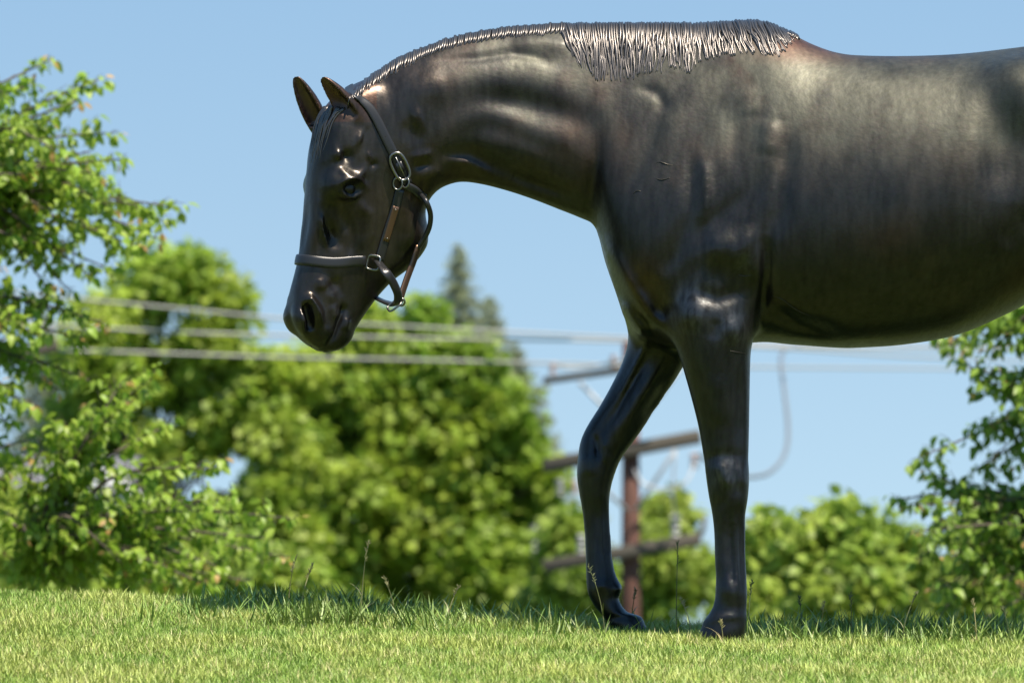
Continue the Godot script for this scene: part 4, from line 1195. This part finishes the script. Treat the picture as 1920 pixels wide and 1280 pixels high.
func axis(stops: Array) -> PackedFloat32Array:
	# stops: [until, step, until, step, ...] after the first
	var out := PackedFloat32Array([stops[0]])
	var at: float = stops[0]
	for i in range(1, stops.size(), 2):
		var n := maxi(1, int(round((stops[i] - at) / stops[i + 1])))
		for k in n:
			out.append(at + (stops[i] - at) * (k + 1) / n)
		at = stops[i]
	return out

func net_slab(n: int) -> void:
	var ny := gy.size()
	var nz := gz.size()
	var i0 := n * SLAB
	var i1 := mini(i0 + SLAB, gx.size() - 1)
	var ib := maxi(i0 - 1, 0)
	var ci := i1 - ib + 1
	var f := PackedFloat32Array()
	f.resize(ci * ny * nz)
	f.fill(1e9)
	var ids := PackedInt32Array()
	ids.resize(ci * ny * nz)
	ids.fill(-1)
	var cells := PackedInt32Array()
	var stack := PackedInt32Array([0, ci - 1, 0, ny - 1, 0, nz - 1])
	while stack.size() > 0:
		var top := stack.size() - 6
		var a0 := stack[top]; var a1 := stack[top + 1]; var b0 := stack[top + 2]; var b1 := stack[top + 3]; var c0 := stack[top + 4]; var c1 := stack[top + 5]
		stack.resize(top)
		var lo := Vector3(gx[ib + a0], gy[b0], gz[c0])
		var hi := Vector3(gx[ib + a1], gy[b1], gz[c1])
		var mid := (lo + hi) * 0.5
		var half := lo.distance_to(hi) * 0.5
		if absf(field(mid)) > half * 1.5 + 0.008: continue
		var da := a1 - a0
		var db := b1 - b0
		var dc := c1 - c0
		if da <= 2 and db <= 2 and dc <= 2:
			for i in range(a0, a1 + 1):
				for j in range(b0, b1 + 1):
					for k in range(c0, c1 + 1):
						var at := (i * ny + j) * nz + k
						if f[at] > 1e8: f[at] = field(Vector3(gx[ib + i], gy[j], gz[k]))
			for i in range(a0, a1):
				for j in range(b0, b1):
					for k in range(c0, c1):
						cells.append((i * ny + j) * nz + k)
			continue
		var e := hi - lo
		if da > 2 and (e.x >= e.y or db <= 2) and (e.x >= e.z or dc <= 2):
			var m := (a0 + a1) / 2
			stack.append_array([a0, m, b0, b1, c0, c1, m, a1, b0, b1, c0, c1])
		elif db > 2 and (e.y >= e.z or dc <= 2):
			var m := (b0 + b1) / 2
			stack.append_array([a0, a1, b0, m, c0, c1, a0, a1, m, b1, c0, c1])
		else:
			var m := (c0 + c1) / 2
			stack.append_array([a0, a1, b0, b1, c0, m, a0, a1, b0, b1, m, c1])
	var verts := PackedVector3Array()
	var keys := PackedInt32Array()
	var off := [0, nz * ny, nz, nz * ny + nz, 1, nz * ny + 1, nz + 1, nz * ny + nz + 1]   # corner bit 0: x, 1: y, 2: z
	var edges := [0, 1, 2, 3, 4, 5, 6, 7, 0, 2, 1, 3, 4, 6, 5, 7, 0, 4, 1, 5, 2, 6, 3, 7]
	for at in cells:
		var sum := Vector3.ZERO
		var count := 0
		var v := PackedFloat32Array([f[at], f[at + off[1]], f[at + off[2]], f[at + off[3]], f[at + off[4]], f[at + off[5]], f[at + off[6]], f[at + off[7]]])
		var neg := 0
		for c in 8:
			if v[c] < 0.0: neg += 1
		if neg == 0 or neg == 8: continue
		for e in 12:
			var p: int = edges[e * 2]
			var q: int = edges[e * 2 + 1]
			if (v[p] < 0.0) != (v[q] < 0.0):
				var t := v[p] / (v[p] - v[q])
				sum += Vector3(lerpf(p & 1, q & 1, t), lerpf((p >> 1) & 1, (q >> 1) & 1, t), lerpf(p >> 2, q >> 2, t))
				count += 1
		sum /= count
		var k := at % nz
		var j := (at / nz) % ny
		var i := at / (nz * ny)
		ids[at] = verts.size()
		keys.append(at + ib * ny * nz)
		verts.append(Vector3(lerpf(gx[ib + i], gx[ib + i + 1], sum.x), lerpf(gy[j], gy[j + 1], sum.y), lerpf(gz[k], gz[k + 1], sum.z)))
	var quads := PackedInt32Array()
	var sx := ny * nz
	for at in cells:
		var i := at / sx
		if i + ib < i0: continue
		var here := f[at] < 0.0
		var k := at % nz
		var j := (at / nz) % ny
		if j > 0 and k > 0 and here != (f[at + sx] < 0.0):
			var a := ids[at - nz - 1]; var b := ids[at - 1]; var c := ids[at]; var d := ids[at - nz]
			if a >= 0 and b >= 0 and c >= 0 and d >= 0: quads.append_array([a, d, c, b] if here else [a, b, c, d])
		if i > 0 and k > 0 and here != (f[at + nz] < 0.0):
			var a := ids[at - sx - 1]; var b := ids[at - 1]; var c := ids[at]; var d := ids[at - sx]
			if a >= 0 and b >= 0 and c >= 0 and d >= 0: quads.append_array([a, b, c, d] if here else [a, d, c, b])
		if i > 0 and j > 0 and here != (f[at + 1] < 0.0):
			var a := ids[at - sx - nz]; var b := ids[at - nz]; var c := ids[at]; var d := ids[at - sx]
			if a >= 0 and b >= 0 and c >= 0 and d >= 0: quads.append_array([a, d, c, b] if here else [a, b, c, d])
	slabs[n] = [verts, keys, quads, i0]

func skin() -> Array:
	gx = axis([-0.63, -0.18, 0.0042, 0.7, 0.006, 1.45, 0.0075, 2.25, 0.018])
	gy = axis([-0.03, 0.7, 0.0065, 1.55, 0.0045, 1.72, 0.006])
	gz = axis([-0.36, -0.12, 0.009, 0.0, 0.006, 0.27, 0.0048, 0.36, 0.007])
	var n := int(ceil((gx.size() - 1) / float(SLAB)))
	slabs.resize(n)
	var job := WorkerThreadPool.add_group_task(net_slab, n)
	WorkerThreadPool.wait_for_group_task_completion(job)
	var verts := PackedVector3Array()
	var quads := PackedInt32Array()
	var before := {}
	var plane := gy.size() * gz.size()
	for s in slabs:
		var to := PackedInt32Array()
		var sv: PackedVector3Array = s[0]
		var sk: PackedInt32Array = s[1]
		var now := {}
		var last: int = mini(s[3] + SLAB, gx.size() - 1) - 1
		for i in sv.size():
			var row := sk[i] / plane
			if row < s[3] and before.has(sk[i]):
				to.append(before[sk[i]])
			else:
				to.append(verts.size())
				if row == last: now[sk[i]] = verts.size()
				verts.append(sv[i])
		var sq: PackedInt32Array = s[2]
		for i in sq: quads.append(to[i])
		before = now
	slabs.clear()
	# relax: takes the grid out of the surface
	for pass_no in 2:
		var sum := PackedVector3Array()
		sum.resize(verts.size())
		var cnt := PackedInt32Array()
		cnt.resize(verts.size())
		for i in range(0, quads.size(), 4):
			for c in 4:
				var a := quads[i + c]
				var b := quads[i + (c + 1) % 4]
				sum[a] += verts[b]; cnt[a] += 1
				sum[b] += verts[a]; cnt[b] += 1
		for i in verts.size():
			if cnt[i] > 0: verts[i] = verts[i].lerp(sum[i] / cnt[i], 0.5)
	var normals := PackedVector3Array()
	normals.resize(verts.size())
	var tris := PackedInt32Array()
	for i in range(0, quads.size(), 4):
		var a := quads[i]; var b := quads[i + 1]; var c := quads[i + 2]; var d := quads[i + 3]
		var nn := (verts[c] - verts[a]).cross(verts[d] - verts[b])
		for k in 4: normals[quads[i + k]] += nn
		tris.append_array([a, c, b, a, d, c])
	for i in normals.size(): normals[i] = normals[i].normalized()
	return [verts, normals, tris]

func patina(p: Vector3, n: Vector3) -> Color:
	var a := noise.get_noise_3d(p.x * 3.0, p.y * 3.0, p.z * 3.0)
	var b := noise.get_noise_3d(p.x * 9.0 + 40.0, p.y * 4.0, p.z * 9.0)
	var c := noise.get_noise_3d(p.x * 60.0, p.y * 16.0 + 9.0, p.z * 60.0)
	var col := Color(0.118, 0.114, 0.107)
	col = col.lerp(Color(0.18, 0.115, 0.085), clampf(0.1 + a * 1.2, 0.0, 0.7))
	# weathered grey-green bloom along the back and the neck
	var high := smoothstep(1.15, 1.6, p.y) * smoothstep(-0.2, 0.2, p.x + 0.3 * b)
	var worn := smoothstep(0.45, 0.75, p.x + 0.2 * b) * smoothstep(1.05, 1.5, p.y + 0.1 * a)
	col = col.lerp(Color(0.205, 0.205, 0.165), clampf(high * (0.5 + b * 1.2) + worn * (0.55 + a), 0.0, 0.95))
	if p.x < -0.36 and p.y > 1.36: col = col.lerp(Color(0.30, 0.15, 0.10), 0.75)
	var red := smoothstep(1.5, 1.6, p.y) * smoothstep(0.55, 0.75, p.x) * (1.0 - smoothstep(1.05, 1.25, p.x))
	col = col.lerp(Color(0.34, 0.15, 0.11), clampf(red * (0.6 + a), 0.0, 0.8))
	if p.x < -0.05 and p.y > 0.7: col = col.lerp(Color(0.215, 0.172, 0.14), (0.32 + 0.8 * b) * smoothstep(-0.05, -0.25, p.x))
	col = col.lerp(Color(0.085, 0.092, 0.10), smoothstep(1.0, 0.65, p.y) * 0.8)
	# sky highlights painted pale on elbow and knee, mixed with worn bloom
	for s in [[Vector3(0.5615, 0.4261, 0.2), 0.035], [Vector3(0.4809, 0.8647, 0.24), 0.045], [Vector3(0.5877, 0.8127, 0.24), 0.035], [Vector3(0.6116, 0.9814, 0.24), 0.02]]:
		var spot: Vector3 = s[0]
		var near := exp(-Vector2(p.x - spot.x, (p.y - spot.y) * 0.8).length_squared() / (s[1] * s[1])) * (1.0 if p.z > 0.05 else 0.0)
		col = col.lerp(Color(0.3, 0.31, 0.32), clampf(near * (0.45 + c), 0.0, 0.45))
	var streak := noise.get_noise_3d(p.x * 45.0, p.y * 5.0, p.z * 20.0 + 7.0)
	return col * (1.0 + 0.3 * c + 0.2 * b + 0.3 * streak + 0.25 * a) * 0.32

func make_horse() -> void:
	var t0 := Time.get_ticks_msec()
	prepare_horse()
	var s := skin()
	var colors := PackedColorArray()
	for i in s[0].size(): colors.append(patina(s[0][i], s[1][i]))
	var arr := []
	arr.resize(Mesh.ARRAY_MAX)
	arr[Mesh.ARRAY_VERTEX] = s[0]
	arr[Mesh.ARRAY_NORMAL] = s[1]
	arr[Mesh.ARRAY_COLOR] = colors
	var uvs := PackedVector2Array()
	for v: Vector3 in s[0]: uvs.append(Vector2((v.x + 0.7) / 3.2, 1.0 - (v.y + 0.1) / 1.9))
	arr[Mesh.ARRAY_TEX_UV] = uvs
	arr[Mesh.ARRAY_INDEX] = s[2]
	var mesh := ArrayMesh.new()
	mesh.add_surface_from_arrays(Mesh.PRIMITIVE_TRIANGLES, arr)
	var horse := thing("horse_statue", Vector3.ZERO, "dark bronze horse statue walking left with lowered head and halter", "statue")
	part(mesh, mats.bronze, horse, "body")
	# folds and a vein cast in the hide
	for w in [[Vector3(0.3756, 1.2454, 0.19), Vector3(0.3897, 1.251, 0.19), Vector3(0.401, 1.2482, 0.19), Vector3(0.4123, 1.244, 0.19), Vector3(0.4264, 1.2426, 0.19)], [Vector3(0.377, 1.2087, 0.19), Vector3(0.3925, 1.203, 0.19), Vector3(0.4052, 1.2044, 0.19), Vector3(0.4194, 1.2087, 0.19)], [Vector3(0.3208, 1.1673, 0.18), Vector3(0.3307, 1.1744, 0.18), Vector3(0.342, 1.173, 0.18)], [Vector3(0.5972, 0.9493, 0.22), Vector3(0.6127, 0.945, 0.22), Vector3(0.6324, 0.9479, 0.22)], [Vector3(0.5737, 0.7494, 0.24), Vector3(0.5962, 0.7452, 0.24), Vector3(0.6187, 0.7438, 0.24)], [Vector3(0.6884, 0.8963, 0.25), Vector3(0.7137, 0.8879, 0.25), Vector3(0.7375, 0.871, 0.25), Vector3(0.7614, 0.8569, 0.25), Vector3(0.7937, 0.8443, 0.25)], [Vector3(-0.4908, 1.1103, 0.17), Vector3(-0.488, 1.082, 0.17), Vector3(-0.4823, 1.0537, 0.17), Vector3(-0.4738, 1.0297, 0.17)]]:
		var fold := PackedVector3Array()
		for p: Vector3 in w: fold.append(near_skin(p.x, p.y, -0.0004))
		fold = curve(fold, 4)
		var fr := PackedFloat32Array()
		for i in fold.size(): fr.append(0.0003 + 0.0017 * sin(PI * i / (fold.size() - 1.0)))
		var fst := begin()
		tube(fst, fold, fr, 8)
		part(finish(fst), mats.fold, horse, "skin_fold")
	make_mane(horse)
	make_halter(horse)
	print("horse ", s[0].size(), " verts ", Time.get_ticks_msec() - t0, " ms")

# ---------------------------------------------------------------- mane, forelock, halter

func at_x(rows: Array, x: float) -> float:
	for i in rows.size() - 1:
		if x <= rows[i + 1].x:
			return lerpf(rows[i].y, rows[i + 1].y, clampf((x - rows[i].x) / (rows[i + 1].x - rows[i].x), 0.0, 1.0))
	return rows[rows.size() - 1].y

func crest_y(x: float) -> float:
	var s := clampf((x - torso_0) / STEP, 0.0, torso_t.size() / 5 - 1.001)
	var i := int(s)
	var f := s - i
	i *= 5
	return lerpf(torso_t[i], torso_t[i + 5], f) + lerpf(torso_t[i + 1], torso_t[i + 6], f)

func bend_z(x: float) -> float:
	var i := int(clampf((x - torso_0) / STEP, 0.0, torso_t.size() / 5 - 1.001)) * 5
	return torso_t[i + 4]

func near_skin(x: float, y: float, off := 0.0) -> Vector3:
	return fall_on(Vector3(x, y, 0.4), Vector3(0, 0, -1), 0.55) + Vector3(0, 0, off)

func make_mane(horse: Node3D) -> void:
	# the clipped ridge from the poll to the long mane
	var st := begin()
	var x := Vector2(-0.4275, 1.4634).x
	var until := Vector2(0.1463, 1.6212).x
	while x < until:
		var t := (x - Vector2(-0.4275, 1.4634).x) / (until - Vector2(-0.4275, 1.4634).x)
		var y := crest_y(x)
		var z := bend_z(x)
		var deep := lerpf(0.046, 0.028, smoothstep(0.0, 0.5, t)) * rng.randf_range(0.85, 1.15)
		var lean := rng.randf_range(0.004, 0.012)
		var low := near_skin(x - lean, y - deep, -0.0035)
		var r := rng.randf_range(0.0034, 0.0052)
		var mid := near_skin(x - lean * 0.3, y - deep * 0.45, 0.0035)
		var path := curve(PackedVector3Array([low, mid, Vector3(x, y + rng.randf_range(0.005, 0.009), z + 0.006), Vector3(x + 0.002, y + 0.002, z - 0.012), Vector3(x, y - deep * 0.6, z - 0.03)]), 3)
		var rad := PackedFloat32Array()
		for i in path.size(): rad.append(r * (0.45 + 0.55 * minf(1.0, i / 4.0)))
		tube(st, path, rad, 6)
		x += rng.randf_range(0.0045, 0.0075)
	tag(part(finish(st), mats.mane, horse, "clipped_mane"), "", "", "", "stuff")
	# the long mane thrown to the near side
	var ends := [Vector2(0.114, 1.6076), Vector2(0.1354, 1.5876), Vector2(0.1639, 1.542), Vector2(0.1853, 1.505), Vector2(0.2166, 1.485), Vector2(0.2423, 1.475), Vector2(0.3164, 1.4793), Vector2(0.3449, 1.4879), Vector2(0.3848, 1.4978), Vector2(0.4204, 1.5092), Vector2(0.4489, 1.505), Vector2(0.4732, 1.5007), Vector2(0.4988, 1.5192), Vector2(0.5344, 1.5363), Vector2(0.5701, 1.5434), Vector2(0.6271, 1.5449), Vector2(0.6841, 1.542), Vector2(0.7154, 1.5392), Vector2(0.7382, 1.5648), Vector2(0.7582, 1.5905), Vector2(0.7838, 1.5848)]
	var leans := [Vector2(0.122, 0.0344), Vector2(0.2009, 0.0129), Vector2(0.2869, 0.0014), Vector2(0.3874, -0.0143), Vector2(0.4735, 0), Vector2(0.5308, 0.0086), Vector2(0.6313, 0.0316), Vector2(0.703, 0.0287), Vector2(0.7489, 0.0115), Vector2(0.7747, 0.0057)]
	var locks := begin()
	var x0 := Vector2(0.1263, 1.7073).x
	var x1 := Vector2(0.769, 1.7073).x
	for layer in 2:
		x = x0
		while x < x1:
			var lean := at_x(leans, x)
			var y := crest_y(x)
			var tuft := floorf(x / 0.021 + layer * 0.4)
			var pull := noise.get_noise_2d(tuft * 7.7, 3.0 + layer)
			var ex := x + lean + rng.randfn() * 0.003 + 0.014 * pull + 0.35 * ((tuft + 0.5) * 0.021 - x)
			var ye := at_x(ends, ex) + rng.randf_range(-0.002, 0.007) + 0.014 * noise.get_noise_2d(tuft * 3.1, 20.0)
			if layer == 1: ye = lerpf(y, ye, rng.randf_range(0.6, 1.0))
			var amp := rng.randf_range(0.001, 0.0045)
			var ph := tuft * 1.7 + rng.randf() * 1.2
			var freq := rng.randf_range(5.0, 11.0)
			var off := 0.0005 + 0.003 * layer + rng.randf() * 0.0025
			var pts := PackedVector3Array([Vector3(x - 0.002, y - 0.012, -0.03), Vector3(x, y + 0.004 + off * 0.6, 0.0)])
			var long := y - ye
			var steps := maxi(3, int(long / 0.017))
			for k in range(1, steps + 1):
				var t := float(k) / steps
				var yy := y - long * t
				var xx := lerpf(x, ex, pow(t, 1.25)) + amp * sin(ph + t * freq) * minf(1.0, t * 3.0)
				if k == 1 and y - yy < 0.02: yy = y - 0.012
				pts.append(near_skin(xx, yy, lerpf(off, -0.0015, t * t)))
			var path := curve(pts, 2)
			var r := rng.randf_range(0.0030, 0.0050) * (1.15 if layer == 1 else 1.0)
			var rad := PackedFloat32Array()
			for i in path.size():
				var t := float(i) / path.size()
				rad.append(r * (1.0 - 0.55 * t * t) * (0.85 + 0.2 * sin(ph * 2.0 + t * 9.0)))
			tube(locks, path, rad, 6)
			x += rng.randf_range(0.0034, 0.006) * (1.0 if layer == 0 else 1.7)
	tag(part(finish(locks), mats.mane, horse, "long_mane"), "", "", "", "stuff")
	# forelock lying down the forehead
	var fore := begin()
	for n in 30:
		var w := lerpf(-0.04, 0.06, n / 29.0) + rng.randfn() * 0.003
		var long := rng.randf_range(0.12, 0.19) * (1.0 - absf(w - 0.015) * 6.0) * rng.randf_range(0.7, 1.15)
		var pts := PackedVector3Array()
		for k in 7:
			var u := 0.04 + long * k / 6.0
			var ww := w * (1.0 - 0.3 * k / 6.0) + 0.0035 * sin(n + k * 0.9)
			pts.append(fall_on(HO + HL * u + HF * 0.3 + HS * ww, -HF, 0.4) + HF * (0.0012 - 0.0004 * k))
		var rad := PackedFloat32Array()
		for k in 13: rad.append(0.0034 * (1.0 - 0.75 * k / 12.0))
		tube(fore, curve(pts, 2), rad, 6)
	tag(part(finish(fore), mats.mane, horse, "forelock"), "", "", "", "stuff")
	for s in [1.0, -1.0]:
		var ball_mesh := SphereMesh.new()
		ball_mesh.radius = 0.024
		ball_mesh.height = 0.048
		var e := part(ball_mesh, mats.eye, horse, "eye")
		e.position = HO + HL * EYE.x + HF * EYE.y + HS * 0.0735 * s

func strap(pts: PackedVector3Array, normals: PackedVector3Array, width: float, thick: float, lift: float) -> ArrayMesh:
	# a flat band with rounded edges laid along pts
	var st := begin()
	var n := pts.size()
	var prof := [Vector2(-0.5, 0.0), Vector2(-0.5, 0.6), Vector2(-0.42, 1.0), Vector2(-0.2, 1.12), Vector2(0.2, 1.12), Vector2(0.42, 1.0), Vector2(0.5, 0.6), Vector2(0.5, 0.0)]
	var rings := []
	for i in n:
		var dir := (pts[mini(i + 1, n - 1)] - pts[maxi(i - 1, 0)]).normalized()
		var up := (normals[i] - dir * normals[i].dot(dir)).normalized()
		var side := dir.cross(up)
		var ring := []
		for q: Vector2 in prof: ring.append(pts[i] + side * q.x * width + up * (q.y * thick + lift))
		rings.append(ring)
	var m := prof.size()
	for i in n - 1:
		for k in m: quad(st, rings[i][k], rings[i][(k + 1) % m], rings[i + 1][(k + 1) % m], rings[i + 1][k])
	for k in range(1, m - 1):
		st.add_vertex(rings[0][0]); st.add_vertex(rings[0][k + 1]); st.add_vertex(rings[0][k])
		st.add_vertex(rings[n - 1][0]); st.add_vertex(rings[n - 1][k]); st.add_vertex(rings[n - 1][k + 1])
	return finish(st)

func on_face(pts: Array) -> PackedVector3Array:
	var out := PackedVector3Array()
	for p: Vector3 in pts: out.append(near_skin(p.x, p.y))
	return curve(out, 4)

func skin_normals(pts: PackedVector3Array) -> PackedVector3Array:
	var out := PackedVector3Array()
	for p in pts: out.append(outward(p + Vector3(0, 0, 0.006)))
	# even them out along the band
	for n in 3:
		var old := out.duplicate()
		for i in range(1, out.size() - 1): out[i] = (old[i - 1] + old[i] + old[i + 1]).normalized()
	return out

func mirrored(pts: PackedVector3Array) -> PackedVector3Array:
	var out := PackedVector3Array()
	for p in pts: out.append(p - HS * (p - HO).dot(HS) * 2.0)
	return out

func flipped(ns: PackedVector3Array) -> PackedVector3Array:
	var out := PackedVector3Array()
	for v in ns: out.append(v - HS * v.dot(HS) * 2.0)
	return out

func ring_mesh(c: Vector3, ax: Vector3, ay: Vector3, r: float, square := 0.0) -> ArrayMesh:
	var st := begin()
	var pts := PackedVector3Array()
	for i in 25:
		var a := TAU * i / 24.0
		var e := pow(pow(absf(cos(a)), 2.0 + square) + pow(absf(sin(a)), 2.0 + square), -1.0 / (2.0 + square))
		pts.append(c + (ax * cos(a) + ay * sin(a)) * e)
	tube(st, pts, PackedFloat32Array([r]), 7, false)
	return finish(st)

func stud(parent: Node3D, at: Vector3, r: float, mat: Material) -> void:
	var s := SphereMesh.new()
	s.radius = r
	s.height = r * 2.0
	s.radial_segments = 10
	s.rings = 5
	part(s, mat, parent, "rivet").position = at

func make_halter(horse: Node3D) -> void:
	var h := Node3D.new()
	put(h, horse, "halter")
	# over the poll and down the near side to the buckle
	var crown := PackedVector3Array([fall_on(Vector3(-0.435, 1.5547, 0.07), Vector3(0, -1, 0), 0.3)])
	for p: Vector3 in [Vector3(-0.4204, 1.4332, 0.12), Vector3(-0.4034, 1.4218, 0.12), Vector3(-0.3803, 1.4007, 0.13), Vector3(-0.3605, 1.3695, 0.13), Vector3(-0.3378, 1.3241, 0.13), Vector3(-0.3151, 1.2787, 0.13), Vector3(-0.2952, 1.2375, 0.13), Vector3(-0.2782, 1.202, 0.13)]:
		crown.append(near_skin(p.x, p.y))
	crown = curve(crown, 4)
	var cn := skin_normals(crown)
	part(strap(crown, cn, 0.026, 0.0045, 0.001), mats.leather, h, "crown_strap")
	var m := crown.size()
	for f in [0.62, 0.70]:
		var i := int(m * f)
		var d := CylinderMesh.new()
		d.top_radius = 0.0022; d.bottom_radius = 0.0022; d.height = 0.001; d.radial_segments = 10
		var dot := part(d, mats.hole, h, "punched_hole")
		dot.position = crown[i] + cn[i] * 0.0056
		dot.basis = Basis(Quaternion(Vector3.UP, cn[i]))
	# buckle and keeper
	var bi := int(m * 0.83)
	var bc := crown[bi] + cn[bi] * 0.009
	var bd := (crown[bi + 2] - crown[bi - 2]).normalized()
	var bs := bd.cross(cn[bi]).normalized()
	part(ring_mesh(bc, bd * 0.038, bs * 0.02, 0.0042, 0.8), mats.fitting, h, "buckle")
	var keeper := PackedVector3Array([bc - bd * 0.012, bc + bd * 0.014])
	part(strap(keeper, PackedVector3Array([cn[bi], cn[bi]]), 0.019, 0.005, -0.002), mats.leather, h, "keeper")
	var st := begin()
	tube(st, PackedVector3Array([bc - bd * 0.034, bc + cn[bi] * 0.004, bc + bd * 0.034]), PackedFloat32Array([0.002]), 6)
	part(finish(st), mats.fitting, h, "buckle_tongue")
	# ring below the buckle
	var rc := near_skin(Vector2(-0.3042, 1.2009).x, Vector2(-0.3042, 1.2009).y, 0.012)
	part(ring_mesh(rc, Vector3(0.012, 0, 0.003), Vector3(0, 0.016, 0.002), 0.0026), mats.fitting, h, "ring")
	part(ring_mesh(near_skin(Vector2(-0.2841, 1.2037).x, Vector2(-0.2841, 1.2037).y, 0.013), Vector3(0.009, -0.004, 0.004), Vector3(0.004, 0.012, 0.002), 0.0026), mats.fitting, h, "ring")
	# cheek strap with its name plate
	var cheek := on_face([Vector3(-0.2992, 1.1883, 0.14), Vector3(-0.3134, 1.1344, 0.14), Vector3(-0.3304, 1.0833, 0.14), Vector3(-0.3434, 1.0417, 0.13), Vector3(-0.3565, 0.9985, 0.12)])
	var kn := skin_normals(cheek)
	part(strap(cheek, kn, 0.0245, 0.0045, 0.002), mats.leather, h, "cheek_strap")
	part(strap(mirrored(cheek), flipped(kn), 0.0245, 0.0045, 0.002), mats.leather, h, "cheek_strap")
	var plate := on_face([Vector3(-0.3105, 1.1429, 0.14), Vector3(-0.3247, 1.0975, 0.14), Vector3(-0.3389, 1.0507, 0.14)])
	var pn := skin_normals(plate)
	part(strap(plate, pn, 0.018, 0.002, 0.0066), mats.plate, h, "name_plate")
	for i in [1, plate.size() - 2]: stud(h, plate[i] + pn[i] * 0.0085, 0.0022, mats.fitting)
	# noseband round the face
	var nose := PackedVector3Array()
	var nn := PackedVector3Array()
	for i in 41:
		var a := lerpf(deg_to_rad(118), deg_to_rad(-118), i / 40.0)
		var u := lerpf(0.4550, 0.4235, (1.0 - cos(a)) / 1.47)
		var c := HO + HL * u - HF * 0.012
		var dir := HF * cos(a) + HS * sin(a)
		nose.append(fall_on(c + dir * 0.22, -dir, 0.22))
		nn.append(dir)
	part(strap(nose, nn, 0.0285, 0.005, 0.001), mats.leather, h, "noseband")
	# square ring where noseband, cheek strap and chin strap meet
	var sc := near_skin(Vector2(-0.3702, 0.9928).x, Vector2(-0.3702, 0.9928).y, 0.009)
	part(ring_mesh(sc, Vector3(0.0165, -0.003, 0.004), Vector3(0.004, 0.0185, 0.001), 0.0032, 3.0), mats.fitting, h, "square_ring")
	part(ring_mesh(sc - HS * (sc - HO).dot(HS) * 2.0, Vector3(0.0165, -0.003, 0.004), Vector3(0.004, 0.0185, 0.001), 0.0032, 3.0), mats.fitting, h, "square_ring")
	# chin strap hanging below the jaw
	var chin := curve(PackedVector3Array([sc + Vector3(0.013, 0.002, 0.002), Vector3(-0.3366, 0.9646, 0.17), Vector3(-0.3158, 0.9347, 0.155), Vector3(-0.3038, 0.9044, 0.125), Vector3(-0.3104, 0.8814, 0.09), Vector3(-0.34, 0.8915, 0.05), Vector3(-0.3724, 0.9081, 0.02), Vector3(-0.3902, 0.9197, 0)]), 5)
	var hn := PackedVector3Array()
	for i in chin.size():
		var t := float(i) / (chin.size() - 1)
		hn.append(Vector3(0.35, 0.25, 0.9).lerp(Vector3(0.45, -0.85, 0.35), smoothstep(0.35, 0.7, t)).normalized())
	part(strap(chin, hn, 0.0255, 0.005, -0.002), mats.leather, h, "chin_strap")
	part(ring_mesh(Vector3(-0.3144, 0.8793, 0.1), Vector3(0.016, 0.012, 0.0), Vector3(0.005, -0.008, 0.012), 0.003, 2.0), mats.fitting, h, "loop")
	# throat latch: tab, round strap, flat strap
	var tab := on_face([Vector3(-0.2838, 1.1978, 0.13), Vector3(-0.2625, 1.1893, 0.13), Vector3(-0.2386, 1.1704, 0.12)])
	part(strap(tab, skin_normals(tab), 0.022, 0.006, 0.004), mats.leather, h, "tab")
	st = begin()
	tube(st, curve(PackedVector3Array([tab[tab.size() - 2] + Vector3(0, 0, 0.008), Vector3(-0.2287, 1.1533, 0.12), Vector3(-0.2177, 1.1226, 0.1), Vector3(-0.2209, 1.0902, 0.08), Vector3(-0.2354, 1.0602, 0.065), Vector3(-0.2528, 1.0354, 0.055)]), 5), PackedFloat32Array([0.0072]), 10)
	part(finish(st), mats.leather, h, "throat_strap")
	var low := curve(PackedVector3Array([Vector3(-0.2499, 1.041, 0.056), Vector3(-0.2627, 1.0021, 0.06), Vector3(-0.2767, 0.9642, 0.07), Vector3(-0.2893, 0.9262, 0.082), Vector3(-0.3003, 0.8882, 0.095)]), 4)
	var ln := PackedVector3Array()
	for i in low.size(): ln.append(Vector3(0.75, 0.25, 0.6).normalized())
	part(strap(low, ln, 0.020, 0.005, -0.002), mats.plate, h, "throat_strap")
	part(ring_mesh(Vector3(-0.296, 0.888, 0.097), Vector3(0.009, 0.003, 0.004), Vector3(-0.003, 0.009, 0.004), 0.003), mats.fitting, h, "loop")
